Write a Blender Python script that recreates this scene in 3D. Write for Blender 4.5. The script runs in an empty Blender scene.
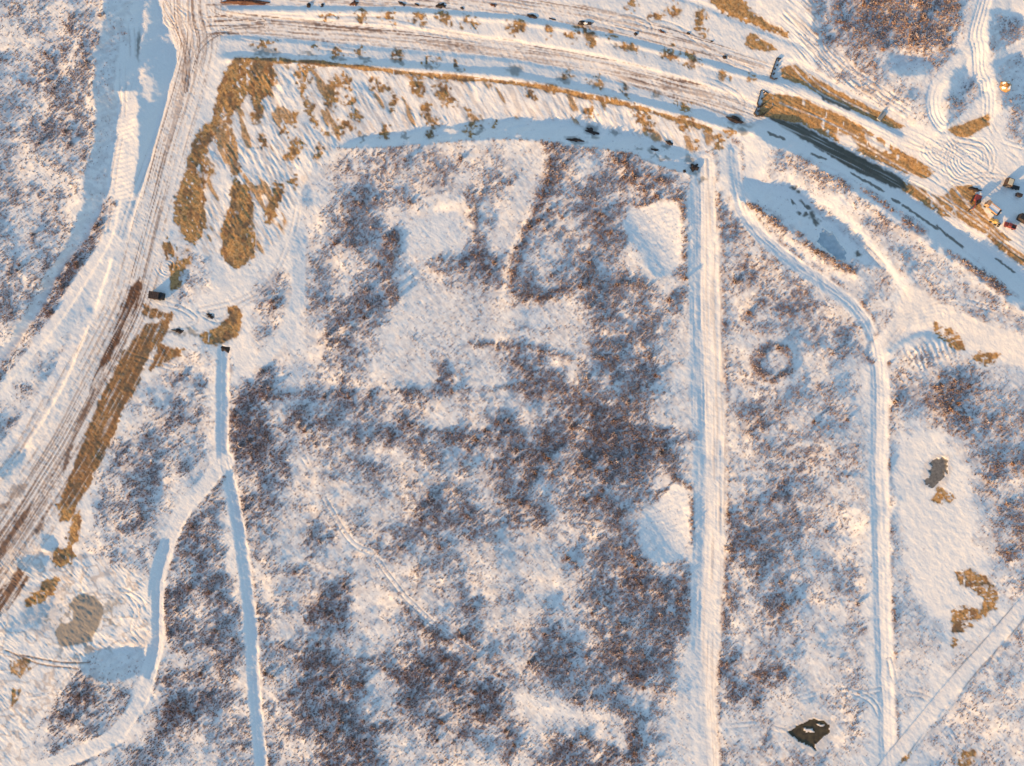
import bpy, math, random
import numpy as np

# ------------------------------------------------------------------ camera, sky, sun, exposure
sc = bpy.context.scene
C = sc.collection
MPP = 0.4                                   # metres of ground per photograph pixel
cam_d = bpy.data.cameras.new("camera")
cam = bpy.data.objects.new("camera", cam_d)
C.objects.link(cam)
cam_d.sensor_width = 36.0
cam_d.lens = 24.0
cam.location = (0, 0, 1024 * MPP * 24.0 / 36.0)
cam.rotation_euler = (0, 0, 0)
cam_d.clip_start = 1.0
cam_d.clip_end = 20000.0
sc.camera = cam

SUN_EL = 11.0                               # low winter sun
SUN_DIR = 41.0                              # the light travels towards this angle (from +X, up)
la = math.radians(SUN_DIR)
world = bpy.data.worlds.new("World")
sc.world = world
world.use_nodes = True
nt = world.node_tree
sky = nt.nodes.new("ShaderNodeTexSky")
sky.sky_type = 'NISHITA'
sky.sun_disc = False
sky.sun_elevation = math.radians(SUN_EL)
to_sun = (-math.cos(la), -math.sin(la))
sky.sun_rotation = math.atan2(to_sun[0], to_sun[1])
sky.air_density = 1.0
sky.dust_density = 0.6
sky.ozone_density = 1.6
bg = nt.nodes["Background"]
bg.inputs[1].default_value = 0.15
nt.links.new(sky.outputs[0], bg.inputs[0])

sun_d = bpy.data.lights.new("sun", 'SUN')
sun_d.energy = 3.8
sun_d.angle = math.radians(0.6)
sun_d.color = (1.0, 0.58, 0.20)
sun = bpy.data.objects.new("sun", sun_d)
C.objects.link(sun)
sun.rotation_euler = (math.radians(90 - SUN_EL), 0, math.atan2(to_sun[1], to_sun[0]) + math.pi / 2)

sc.view_settings.view_transform = 'Standard'
sc.view_settings.look = 'None'
sc.view_settings.gamma = 1
sc.view_settings.use_curve_mapping = False
sc.view_settings.exposure = 1.10

# ------------------------------------------------------------------ raster tools (terrain is laid out on a 1-pixel = 0.4 m grid)
MG = 90
W, H = 1024, 766
xs = np.arange(-MG, W + MG + 1, dtype=np.float32)
ys = np.arange(-MG, H + MG + 1, dtype=np.float32)
PX, PY = np.meshgrid(xs, ys)
SH = PX.shape
rng = np.random.default_rng(7)


def _hash(ix, iy, seed):
    h = (ix.astype(np.int64) * 374761393 + iy.astype(np.int64) * 668265263 + seed * 974634281) & 0xFFFFFFFF
    h = ((h ^ (h >> 13)) * 1274126177) & 0xFFFFFFFF
    return ((h ^ (h >> 16)) & 0xFFFF).astype(np.float32) / 65535.0


def noise(u, v, seed=0):
    iu = np.floor(u); iv = np.floor(v)
    fu = (u - iu).astype(np.float32); fv = (v - iv).astype(np.float32)
    fu = fu * fu * (3 - 2 * fu); fv = fv * fv * (3 - 2 * fv)
    a = _hash(iu, iv, seed); b = _hash(iu + 1, iv, seed)
    c = _hash(iu, iv + 1, seed); d = _hash(iu + 1, iv + 1, seed)
    return (a + (b - a) * fu) * (1 - fv) + (c + (d - c) * fu) * fv


def fbm(u, v, seed=0, octv=3, gain=0.5):
    t = 0; amp = 1; n = 0
    for o in range(octv):
        t = t + amp * noise(u * 2 ** o + 13.7 * o, v * 2 ** o + 7.3 * o, seed + 17 * o)
        n += amp; amp *= gain
    return t / n


def sstep(a, b, x):
    t = np.clip((x - a) / (b - a), 0, 1)
    return t * t * (3 - 2 * t)


def smooth_pts(pts, n=6):
    P = np.array(pts, float)
    if len(P) < 3:
        return P
    out = []
    Q = np.vstack([2 * P[0] - P[1], P, 2 * P[-1] - P[-2]])
    for i in range(1, len(Q) - 2):
        p0, p1, p2, p3 = Q[i - 1], Q[i], Q[i + 1], Q[i + 2]
        for k in range(n):
            t = k / n
            out.append(0.5 * ((2 * p1) + (-p0 + p2) * t + (2 * p0 - 5 * p1 + 4 * p2 - p3) * t * t + (-p0 + 3 * p1 - 3 * p2 + p3) * t ** 3))
    out.append(P[-1])
    return np.array(out)


def window(x0, y0, x1, y1):
    c0 = int(max(0, x0 + MG)); c1 = int(min(SH[1], x1 + MG + 1))
    r0 = int(max(0, y0 + MG)); r1 = int(min(SH[0], y1 + MG + 1))
    return slice(r0, max(r1, r0)), slice(c0, max(c1, c0))


def along(pts, reach, sm=True):
    """signed offset (positive to the picture's right of a line that runs down) and run length along a line."""
    P = smooth_pts(pts) if sm else np.array(pts, float)
    best = np.full(SH, 1e4, np.float32); S = np.full(SH, 1e4, np.float32); U = np.zeros(SH, np.float32)
    run = 0.0
    for a, b in zip(P[:-1], P[1:]):
        d = b - a; L = math.hypot(*d)
        if L < 1e-6:
            continue
        w = window(min(a[0], b[0]) - reach, min(a[1], b[1]) - reach, max(a[0], b[0]) + reach, max(a[1], b[1]) + reach)
        if w[0].stop <= w[0].start or w[1].stop <= w[1].start:
            run += L; continue
        dx = PX[w] - a[0]; dy = PY[w] - a[1]
        t = np.clip((dx * d[0] + dy * d[1]) / (L * L), 0, 1)
        ex = dx - t * d[0]; ey = dy - t * d[1]
        dist = np.sqrt(ex * ex + ey * ey)
        m = dist < best[w]
        sg = np.where(d[1] * dx - d[0] * dy >= 0, 1, -1)
        best[w] = np.where(m, dist, best[w])
        S[w] = np.where(m, dist * sg, S[w])
        U[w] = np.where(m, run + t * L, U[w])
        run += L
    return S, U


WX = (fbm(PX / 9, PY / 9, 101) - .5) * 2
WY = (fbm(PX / 9, PY / 9, 202) - .5) * 2
WXF = (noise(PX / 2.6, PY / 2.6, 103) - .5) * 2
WYF = (noise(PX / 2.6, PY / 2.6, 204) - .5) * 2


def poly(pts, soft=1.2, warp=3.0, fine=1.2):
    P = np.array(pts, float)
    m = np.zeros(SH, np.float32)
    r = warp + fine + soft + 4
    w = window(P[:, 0].min() - r, P[:, 1].min() - r, P[:, 0].max() + r, P[:, 1].max() + r)
    x = PX[w] + warp * WX[w] + fine * WXF[w]; y = PY[w] + warp * WY[w] + fine * WYF[w]
    ins = np.zeros(x.shape, bool); dist = np.full(x.shape, 1e4, np.float32)
    for i in range(len(P)):
        a = P[i]; b = P[(i + 1) % len(P)]
        if a[1] != b[1]:
            c = ((a[1] > y) != (b[1] > y)) & (x < (b[0] - a[0]) * (y - a[1]) / (b[1] - a[1]) + a[0])
            ins ^= c
        d = b - a; L2 = (d * d).sum() + 1e-9
        t = np.clip(((x - a[0]) * d[0] + (y - a[1]) * d[1]) / L2, 0, 1)
        dist = np.minimum(dist, np.hypot(x - a[0] - t * d[0], y - a[1] - t * d[1]))
    sd = np.where(ins, dist, -dist)
    m[w] = sstep(-soft, soft, sd)
    return m


def blob(cx, cy, rx, ry, ang=0, soft=.25, warp=2.5, fine=1.5):
    m = np.zeros(SH, np.float32)
    r = max(rx, ry) * 1.5 + warp + fine + 2
    w = window(cx - r, cy - r, cx + r, cy + r)
    x = PX[w] + warp * WX[w] + fine * WXF[w] - cx; y = PY[w] + warp * WY[w] + fine * WYF[w] - cy
    a = math.radians(ang); ca, sa = math.cos(a), math.sin(a)
    q = np.hypot((x * ca + y * sa) / rx, (-x * sa + y * ca) / ry)
    m[w] = sstep(1 + soft, 1 - soft, q)
    return m


aa = math.radians(SUN_DIR)
cu = (PX * math.cos(aa) - PY * math.sin(aa)); cv = (PX * math.sin(aa) + PY * math.cos(aa))


def put(dst, m, val):
    dst += (val - dst) * m


def mx(dst, m):
    np.maximum(dst, m, out=dst)


# ------------------------------------------------------------------ how thick the brush stands, read off the photograph in 16-pixel cells
GRID = """
4444455200000000 0000000000000000 0000000000000000 0014566666761000
3444654100000000 0000000000000000 0000000000000000 0003566777761034
3344564100000000 0000000000000000 0000000000000000 0013556676630034
4445562000000000 0000000000000000 0000000000000000 0002443222520023
3456561000000000 0000000000000000 0000000000000000 0001345210410011
3466661000000000 0000000000000000 0000000000000000 0000135521003011
3445551000000000 0000000000000000 0000000000000000 0000002442041015
4445561000000000 0000000000000000 0000000000000000 0000000033030004
4456651000000000 0000000000000000 0000000000000000 0000000000000003
4454440000000000 0000013444323212 1156546200000000 4100000000000000
4444330000000000 0000235543543223 1154356653100000 3442000000000000
4444430000000000 0001134554532134 1165456666410001 1235300000000000
4444310000000000 0002356644311533 1544654544610110 3121045200000000
4445310000000000 0003555423111532 1544655311510410 0324114310000000
4455400000000000 0004255662102531 2544565100610541 3133313431000000
4455200000030000 0002455552211441 5555566100610553 4012142334100000
5444100000033000 0004445652443441 4556666300410444 4402333135410000
5442000000033000 1303535551242344 5566677611310444 5520222304441000
6430000000030000 4404515531113212 6764477744410334 4541022101333410
7410012000000000 4404666621001111 2322477763310344 4543101100023341
5200022000000000 3303566421000112 3332477773210334 4444300100001233
2000222000000000 2101564221121113 4321477763100336 5434410001000013
0022220000344000 1111454122153112 6632577763100236 6324410010111001
0022100000444000 4212564231164212 5654677751000236 6443210033343211
0331000023324067 6115353435431221 5777777642110023 4454220332565322
1321000023345067 6353355654322443 2467777531100245 4443330332576332
3310000024445077 7455655545312435 3466777432100345 3223330220356444
3210000333345077 7336656566566666 6777787766410245 2333330200025444
2200000444445077 7623655334663235 7865677766410345 4333330100003545
3100003445452166 7623344455554435 4654577764310345 5433330000001455
0000003464415615 7523222345545546 4454566640110243 5432330100001345
0000003545406616 6423232335655425 5454656610010244 5523330210001255
0000004554166605 3222223346556524 5645566500010234 5534330210000255
0000014544066603 3324423445564553 2345556510010355 6533330210001355
0000015433056504 4213322532345421 3235665631110565 6522230321101244
0000123332055602 3343221322464222 1125466663410556 4423330221100134
0000111120565541 4454631211354223 2233356766610446 6422330221100124
0000000010565641 1346741222235433 3333466766610535 6423330321100002
0000000010565651 4227762233245422 1244477667610534 6422220211100002
0000000000554651 6125631233265642 2364367777610434 6312230211100024
0000000000454451 6536641455432553 3576557776200435 5312330211101233
0000022110444551 6546765656666554 2576567777300426 5311330211012323
0000574310655541 6445776237766664 3366665746310547 5321120211002222
0005775400666642 2345566126665676 1245666324210545 3222320211012322
0006665403765433 3346665226655664 1112346632100443 1222330110023222
0015454103633444 2355555546665333 3221116521010111 1101340100232222
0015541025333444 2334567534533234 3347656731141323 3211230001222222
0111002454433344 3334667533332224 2457774632141432 3332210001122222
"""
G = np.array([[int(ch) for ch in ln.replace(" ", "")] for ln in GRID.strip().split("\n")], np.float32) / 9.0
assert G.shape == (48, 64), G.shape


def sample_grid(g, x, y, cell=16.0):
    u = np.clip(x / cell - .5, 0, g.shape[1] - 1.001); v = np.clip(y / cell - .5, 0, g.shape[0] - 1.001)
    iu = u.astype(int); iv = v.astype(int); fu = u - iu; fv = v - iv
    fu = fu * fu * (3 - 2 * fu); fv = fv * fv * (3 - 2 * fv)
    return (g[iv, iu] * (1 - fu) + g[iv, iu + 1] * fu) * (1 - fv) + (g[iv + 1, iu] * (1 - fu) + g[iv + 1, iu + 1] * fu) * fv


veg = sample_grid(G, PX + 7 * WX + 2 * WXF, PY + 7 * WY + 2 * WYF).astype(np.float32)

BRK = sstep(.25, .7, fbm(PX / 7, PY / 7, 6, 3))
L = (fbm(PX / 60, PY / 60, 5, 3) - .5) * .6 + (fbm(PX / 24, PY / 24, 8, 3) - .5) * 1.5            # >0: faces the low sun, <0: turned away from it
fine = np.zeros(SH, np.float32)                         # small relief (metres)
soil = np.zeros(SH, np.float32); mud = np.zeros(SH, np.float32)
grey = np.zeros(SH, np.float32); dirt = np.zeros(SH, np.float32); ice = np.zeros(SH, np.float32)
frost = np.clip(fbm(PX / 45, PY / 45, 31, 3) * 1.6 - .35, 0, 1)
region = np.zeros(SH, np.int16)
smoothsnow = np.zeros(SH, np.float32)                   # packed, even snow

# ------------------------------------------------------------------ the top-left frosted brush and the cut beside it
put(frost, poly([(-90, -90), (118, -90), (104, 30), (96, 130), (86, 195), (60, 260), (20, 315), (-90, 380)], 8, 6), .85)
cutL = poly([(112, -90), (108, 20), (98, 60), (98, 100), (97, 135), (88, 165), (86, 200), (70, 240), (40, 290), (10, 335), (-90, 420), (-90, 440), (0, 372), (60, 290), (100, 215), (106, 190), (116, 110), (120, 60), (124, -90)], 2, 3)
put(L, cutL, -1.0)
put(veg, cutL, .10)
put(L, poly([(122, -90), (118, 60), (116, 92), (138, 92), (140, 160), (134, 200), (126, 232), (152, 200), (164, 150), (175, 100), (184, 62), (180, 38), (166, 26), (158, 20), (160, -90)], 1.5, 1), -1.15)
put(L, poly([(139, 0), (148, 0), (147, 22), (138, 60), (136, 40)], 3, 4), -.45)
put(L, poly([(158, 33), (166, 31), (180, 44), (180, 50), (170, 46), (160, 38)], 3, 4) * BRK, .1)
put(L, poly([(138, 66), (146, 66), (158, 84), (157, 100), (146, 102), (138, 92)], 4, 5) * (.3 + .6 * BRK), .0)
put(L, poly([(121, 92), (139, 108), (136, 150), (134, 192), (128, 225), (108, 240), (104, 228), (110, 192), (115, 150)], 5, 7) * (.2 + .8 * BRK), .42)
SL, UL = along([(119, 60), (117, 100), (110, 150), (103, 200)], 6)
put(L, np.exp(-(SL / 1.2) ** 2), -1.6)
SL, UL = along([(158, 98), (151, 130), (140, 160), (135, 192)], 6)
put(L, np.exp(-(SL / 1.2) ** 2), -1.6)
put(L, poly([(174, 56), (176, 60), (173, 90), (170, 90)], 1, 1), .5)
# tread ripples pressed across the cut
tr = poly([(114, 110), (137, 112), (134, 200), (106, 236)], 4, 2)
fine += tr * (.3 + .7 * BRK) * .13 * np.sin((PY + .25 * PX) * 2 * math.pi / 4.6 + 2 * WX)
put(grey, blob(137, 44, 2.0, 14, 0, .5, 1, 1), .7)

# ------------------------------------------------------------------ haul road
HAUL = [(192, -90), (192, -40), (190, 10), (196, 40), (192, 70), (181, 110), (170, 150), (160, 192), (152, 220), (141, 262), (128, 305), (106, 350), (84, 392), (58, 440), (28, 488), (-6, 540), (-90, 660)]
SHa, UHa = along(HAUL, 70)
hw = np.interp(PY, [-90, 0, 60, 150, 300, 400, 500, 600], [22, 32, 20, 18, 22, 34, 42, 46]).astype(np.float32)
haul = sstep(1.5, -1.5, np.abs(SHa + 1.0 * WX) - hw)
put(veg, sstep(4, 0, np.abs(SHa) - hw), 0)
put(L, haul, .12)
region[haul > .5] = 1
strk = noise(UHa / 110, SHa / 1.3, 61) * .5 + noise(UHa / 45, SHa / .8, 62) * .3 + noise(PX / 1.7, PY / 1.7, 60) * .2
fine += haul * (strk - .5) * .34
rgt = haul * sstep(-14, 4, SHa) * sstep(220, 300, PY)
put(dirt, haul, .14)
put(dirt, haul * sstep(.50, .66, strk), .62)
put(dirt, rgt * sstep(.40, .58, strk), .7)
mx(mud, rgt * sstep(.56, .68, strk) * sstep(.3, .5, noise(UHa / 60, SHa / 5, 69)) * .85)
put(mud, haul * sstep(.64, .74, strk) * sstep(.45, .6, noise(UHa / 70, SHa / 6, 63)), .75)
put(L, np.exp(-((SHa + hw - 1) / 2.2) ** 2), .9)
for p, h_ in (([(178, 110), (188, 72), (200, 44), (226, 28), (262, 24)], 10), ([(150, -30), (164, 4), (178, 30), (188, 60), (186, 90)], 9), ([(214, -30), (210, 0), (222, 12), (262, 18)], 7), ([(196, -30), (190, 0), (188, 40), (184, 80)], 6)):
    s_, u_ = along(p, 24)
    m = sstep(h_, h_ * .5, np.abs(s_))
    k = noise(u_ / 60, s_ / 1.1, 64) * .6 + noise(u_ / 25, s_ / .8, 65) * .4
    fine += m * (k - .5) * .34
    put(dirt, m * sstep(.5, .68, k), .6)
    mx(mud, m * sstep(.68, .76, k) * .7)
    put(L, m * .6, .15); put(veg, m, 0)
# pale shoulder to its west
sh = poly([(128, 232), (140, 262), (124, 300), (84, 384), (40, 450), (-10, 520), (-30, 480), (30, 405), (66, 345), (92, 290), (108, 258)], 2, 1.5)
put(L, sh, .30); put(veg, sh, 0)
fine += sh * (noise((PX + PY) / 3, (PX - PY) / 9, 66) - .5) * .35
SL, UL = along([(112, 260), (90, 320), (60, 392), (20, 452), (-30, 500)], 8)
put(L, np.exp(-(SL / 1.8) ** 2), 1.3)
# the narrow path further west
PW = [(113, 200), (104, 238), (76, 284), (54, 318), (28, 350), (0, 382), (-90, 480)]
SP, UP = along(PW, 30)
pw = sstep(1.2, -1.2, np.abs(SP) - 6.5)
put(L, pw, .3); put(veg, sstep(3, 0, np.abs(SP) - 7), 0); region[pw > .5] = 2
put(L, np.exp(-((SP - 7) / 1.8) ** 2) * (PY > 190), .9)
SV, UV = along([(108, 204), (92, 240), (66, 274), (44, 312), (18, 348), (-10, 382)], 20)
hedge = sstep(9, 5, np.abs(SV))
put(veg, hedge, .58); put(frost, hedge, .25); put(L, hedge, .3)
put(L, poly([(62, 330), (88, 300), (94, 312), (70, 350), (40, 384), (10, 420), (-10, 430), (-10, 415)], 4, 4), -.35)
put(L, poly([(-5, 470), (10, 458), (28, 448), (22, 464), (5, 478)], 2, 2), -.8)

# ------------------------------------------------------------------ mud and bare soil along the haul road
MUDS = [
    ([(20, 566), (30, 577), (22, 592), (5, 612), (0, 616), (-30, 645), (-30, 612), (8, 584)], .95),
    ([(139, 277), (143, 284), (137, 310), (117, 346), (98, 382), (92, 396), (89, 394), (96, 370), (114, 328), (123, 302), (131, 287)], 1.0),
    ([(97, 384), (92, 400), (75, 440), (66, 470), (62, 476), (64, 462), (72, 436), (86, 402), (92, 384)], .85),
    ([(34, 502), (28, 516), (8, 548), (-10, 576), (-14, 568), (4, 540), (22, 514)], .9),
    ([(44, 520), (44, 530), (36, 536), (34, 530)], .8),
    ([(8, 492), (14, 486), (28, 484), (22, 496), (10, 500)], .5),
    ([(0, 504), (10, 500), (10, 506), (0, 512)], .6),
]
for p, a in MUDS:
    mx(mud, poly(p, 1, 1.2, 1.3) * a * (1 - .8 * sstep(.60, .72, noise(UHa / 30, SHa / 1.3, 79))))
SOILS = [
    ([(145, 326), (172, 317), (166, 335), (148, 357), (137, 386), (123, 412), (111, 440), (94, 476), (79, 500), (73, 520), (60, 520), (56, 508), (70, 480), (80, 450), (96, 410), (108, 384), (122, 356)], .92),
    ([(79, 508), (82, 516), (78, 540), (70, 547), (66, 540), (71, 524)], 1),
    ([(54, 549), (72, 545), (74, 556), (68, 565), (58, 568), (51, 560)], 1),
    ([(58, 575), (60, 580), (52, 593), (42, 602), (26, 606), (24, 602), (38, 592), (46, 580)], 1),
    ([(145, 304), (160, 312), (175, 313), (168, 319), (143, 315)], .95),
    ([(160, 343), (170, 348), (188, 348), (174, 360), (150, 370), (155, 354)], 1),
    ([(200, 333), (218, 328), (228, 318), (228, 305), (238, 306), (241, 318), (238, 334), (224, 344), (208, 345), (202, 339)], 1),
    ([(222, 80), (214, 104), (211, 122), (200, 124), (195, 140), (186, 170), (176, 196), (174, 222), (186, 240), (196, 244), (205, 228), (206, 200), (204, 170), (209, 150), (216, 128), (226, 100)], .9),
    ([(166, 234), (175, 246), (181, 284), (173, 289), (168, 262), (162, 246)], .95),
    ([(236, 60), (256, 59), (272, 62), (276, 78), (268, 96), (258, 100), (246, 92), (238, 110), (228, 118), (222, 108), (220, 86), (226, 70)], .95),
    ([(233, 178), (246, 186), (254, 202), (248, 224), (256, 240), (252, 262), (240, 269), (226, 263), (221, 250), (222, 228), (229, 206)], 1),
    ([(222, 112), (232, 118), (238, 150), (240, 176), (230, 176), (224, 150), (214, 140)], .7),
    ([(283, 188), (276, 214), (270, 226), (264, 222), (270, 200), (276, 188)], 1),
    ([(705, -2), (712, -40), (730, -40), (740, -2), (752, 12), (768, 22), (782, 30), (790, 34), (789, 38), (772, 33), (748, 23), (722, 12)], .95),
    ([(743, 43), (749, 33), (760, 37), (776, 47), (779, 51), (752, 49)], 1),
    ([(725, 116), (730, 115), (750, 124), (738, 127), (727, 123)], 0),
]
SOILS += [([(780, 68), (795, 65), (830, 84), (880, 111), (906, 126), (900, 129), (868, 116), (830, 97), (800, 83), (783, 78)], .9),
          ([(764, 93), (800, 96), (842, 114), (882, 138), (914, 156), (936, 170), (928, 178), (886, 162), (842, 142), (804, 122), (758, 115)], 1),
          ([(905, 178), (925, 187), (932, 196), (954, 217), (942, 215), (918, 197), (903, 188)], .95),
          ([(932, 192), (945, 196), (955, 186), (974, 184), (978, 200), (990, 222), (1012, 240), (1000, 244), (972, 226), (952, 214)], .95),
          ([(980, 228), (1000, 238), (1024, 254), (1050, 272), (1050, 278), (1018, 262), (990, 240)], .85),
          ([(946, 130), (987, 115), (988, 126), (976, 132), (966, 138), (955, 136)], 1),
          ([(934, 320), (948, 326), (962, 338), (966, 350), (954, 350), (940, 340), (934, 330)], .9),
          ([(972, 352), (982, 350), (1000, 354), (996, 364), (986, 364), (974, 358)], .9),
          ([(938, 486), (944, 490), (956, 496), (950, 502), (938, 503), (930, 500), (936, 494)], 1),
          ([(954, 572), (968, 570), (986, 576), (1000, 594), (997, 608), (982, 618), (970, 628), (954, 632), (951, 618), (958, 606), (976, 610), (984, 600), (976, 592), (960, 586)], .95),
          ([(952, 638), (958, 640), (956, 650), (950, 648)], .9),
          ([(910, 754), (914, 752), (908, 762), (900, 763)], .9), ([(962, 752), (978, 752), (972, 764), (958, 768)], .8),
          ([(8, 660), (28, 658), (30, 670), (20, 678), (10, 672)], .7),
          ([(12, 690), (20, 690), (16, 702), (10, 706)], .8),
          ]
for p, a in SOILS:
    hy = p[0][0] > 760 and p[0][1] < 240
    mx(soil, poly(p, 1.1, 1.0 if hy else 2.6, .8 if hy else 2.0) * a)
BL = [(264, 78, 11, 17, 0), (258, 105, 6, 20, 0), (307, 74, 10, 9, 30), (304, 89, 5, 8, 0), (332, 93, 6, 16, 0), (346, 80, 5, 10, -30), (338, 84, 8, 4, 40), (294, 117, 4, 8, 0),
      (309, 108, 4, 13, -10), (316, 122, 6, 5, 40), (326, 134, 7, 4, 30), (348, 102, 7, 5, 0), (355, 116, 5, 6, 0), (344, 127, 6, 7, 0), (264, 143, 6, 8, 0), (291, 153, 6, 13, 15), (303, 145, 7, 4, -30),
      (319, 153, 3, 10, 0), (372, 82, 6, 8, 0), (384, 88, 9, 4, 40), (392, 100, 4, 9, 0), (394, 108, 6, 4, 0), (385, 131, 6, 6, 0), (419, 86, 7, 10, 0), (425, 108, 5, 11, -15), (434, 120, 7, 5, 30),
      (443, 92, 7, 12, 0), (450, 100, 8, 3, 0), (470, 116, 6, 9, -20), (472, 130, 8, 5, 0), (431, 132, 4, 4, 0), (494, 122, 3, 3, 0), (284, 126, 3, 8, 0), (277, 187, 6, 5, 0), (294, 181, 5, 6, 0),
      (547, 89, 15, 5, 12), (528, 96, 6, 3, 0), (606, 100, 9, 5, 20), (589, 110, 7, 4, 20), (632, 108, 12, 3, 20), (644, 118, 9, 6, 20), (648, 126, 7, 4, 20), (685, 122, 9, 7, 20), (696, 142, 5, 4, 30),
      (719, 142, 5, 11, 25), (728, 131, 8, 4, 20),
      (330, 15, 9, 3, 10), (363, 16, 8, 4, 10), (390, 17, 9, 5, 30), (418, 17, 9, 5, 20), (444, 19, 9, 5, 40), (472, 22, 9, 6, 10), (518, 27, 9, 7, 15), (548, 31, 3, 8, 0), (572, 34, 5, 8, 0),
      (586, 31, 11, 3, 15), (592, 38, 4, 7, 0), (611, 35, 8, 2.5, 20), (630, 48, 14, 4, 15), (670, 54, 9, 7, 15), (692, 58, 10, 4, 40), (688, 65, 8, 3, 20), (724, 73, 8, 6, 30), (750, 78, 6, 6, 0),
      (632, 5, 6, 4, 20), (674, 10, 7, 8, 30), (701, 18, 5, 12, 0), (707, 29, 6, 3, 20), (657, 15, 8, 3, 20),
      (265, 45, 12, 6, 0), (316, 47, 6, 3, 10), (337, 51, 6, 5, 0), (361, 54, 5, 4, 0), (399, 55, 5, 5, 0), (430, 59, 8, 4, 0), (458, 65, 5, 5, 0), (567, 74, 7, 6, 0), (597, 82, 8, 5, 0), (624, 89, 5, 6, 0), (683, 105, 9, 5, 10),
      (182, 263, 5, 14, 10), (205, 175, 5, 12, 20)]
for b in BL:
    mx(soil, blob(*b, soft=.6, warp=6.5, fine=3.6) * sstep(.22, .42, noise(PX / 3.4 + b[0], PY / 2.6, 72)) * (.75 if b[1] > 42 and b[1] < 110 and b[2] < 9 and b[0] > 560 else 1))
SL, UL = along([(240, 60), (300, 62), (350, 67), (420, 75), (512, 83), (580, 95), (640, 108), (710, 130)], 10)
mx(soil, sstep(3.4, 1.8, np.abs(SL + 1 * WX) + 2.2 * (noise(UL / 14, UL * 0, 71) - .35)) * .95)
# greyer wet patches in the ditches
for b in [(265, 53, 11, 4, 0), (306, 54, 6, 3, 20), (338, 58, 6, 3, 30), (365, 60, 6, 2.5, 20), (401, 62, 7, 2.5, 20), (431, 66, 8, 2.5, 10), (457, 68, 4, 5, 0), (515, 71, 9, 5, 15), (565, 79, 8, 4, 20), (656, 93, 6, 3, -20),
          (574, 141, 10, 3.5, 0), (592, 130, 9, 5, 20), (616, 133, 4, 3, 0), (655, 150, 5, 3, 0), (668, 142, 4, 4, 0), (693, 169, 8, 5, -20), (690, 158, 3, 5, 0), (660, 158, 10, 2, 10), (637, 148, 4, 2, 0), (738, 121, 13, 4, 20),
          (480, 131, 4, 3, 0), (406, 136, 2, 4, 0), (362, 140, 2, 5, 0), (430, 132, 4, 3, 0), (700, 180, 4, 3, 0),
          (742, 132, 6, 4, 30), (178, 331, 8, 3, 10), (194, 332, 6, 3, 0), (210, 315, 4, 3, 40), (226, 340, 7, 3, -20)]:
    mx(grey, blob(*b, soft=.5, warp=4.5, fine=3.0) * .6)
# dark strip and dark marks along the highway

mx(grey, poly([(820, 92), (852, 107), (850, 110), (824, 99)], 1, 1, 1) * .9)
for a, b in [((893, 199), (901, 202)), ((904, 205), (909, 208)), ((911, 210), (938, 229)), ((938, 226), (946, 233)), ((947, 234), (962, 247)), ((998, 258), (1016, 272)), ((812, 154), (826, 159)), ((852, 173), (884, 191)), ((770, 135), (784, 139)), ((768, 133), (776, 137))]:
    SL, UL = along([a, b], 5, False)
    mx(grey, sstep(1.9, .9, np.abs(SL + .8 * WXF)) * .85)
# snow flecks lying over the bare soil
fl = sstep(.66, .78, noise(PX / 2.4, PY / 3.6, 81) * .55 + fbm(PX / 9, PY / 14, 82) * .45)
soil *= 1 - .9 * fl * (1 - .7 * ((np.abs(SHa) < 60) & (PY > 300) & (PX < 180)))
wsp = noise((PX * .97 - PY * .26) / 9, (PX * .26 + PY * .97) / 1.5, 88) * .6 + noise((PX * .97 - PY * .26) / 4, (PX * .26 + PY * .97) / 1.1, 89) * .4
soil *= 1 - sstep(.62, .70, wsp) * (PX > 880) * (PY > 300) * .9
alonghaul = noise(UHa / 26, SHa / 1.4, 86)
hs = (np.abs(SHa) < 60) * (PY > 300) * (PX < 180)
soil *= 1 - sstep(.70, .82, alonghaul) * hs * .6
mx(mud, soil * hs * (.42 + .35 * sstep(.6, .3, alonghaul)) * (PY < 505))
hyf = 1 - .75 * ((PX > 700) & (PY < 240))
mx(grey, soil * sstep(.56, .70, fbm(PX / 7, PY / 9, 84, 3)) * .6 * hyf)
mx(mud, soil * hyf * sstep(.54, .68, fbm(PX / 5 + 40, PY / 8, 85, 3)) * .65)
soil = sstep(.32, .62, soil + (fbm(PX / 2.2, PY / 2.2, 87, 2) - .5) * .8 * (soil > .03)) * np.clip(soil * 1.3, 0, 1)
isl = np.maximum(poly([(836, 132), (852, 136), (862, 146), (856, 150), (842, 142)], 1, 2), poly([(864, 130), (884, 142), (890, 150), (878, 148), (868, 140)], 1, 2))
soil *= 1 - isl

for p in ([(905, 176), (940, 196), (975, 222), (1024, 258)], [(896, 170), (930, 186), (965, 210), (1010, 244)], [(930, 168), (950, 192), (958, 216)], [(944, 174), (962, 196), (984, 226)], [(768, 120), (820, 132), (880, 165), (930, 190)], [(900, 172), (935, 200), (965, 222)],
          [(786, 60), (800, 74), (822, 92), (850, 106)], [(792, 58), (806, 72), (830, 90), (870, 112)], [(840, 130), (880, 152), (920, 176)], [(780, 102), (820, 116), (860, 136)], [(950, 180), (972, 206), (1000, 232)]):
    SL, UL = along(p, 4)
    k = sstep(1.3, .5, np.abs(SL)) * .8
    soil *= 1 - k; grey *= 1 - k * .8
    fine -= np.exp(-(SL / 1.0) ** 2) * .12
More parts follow.
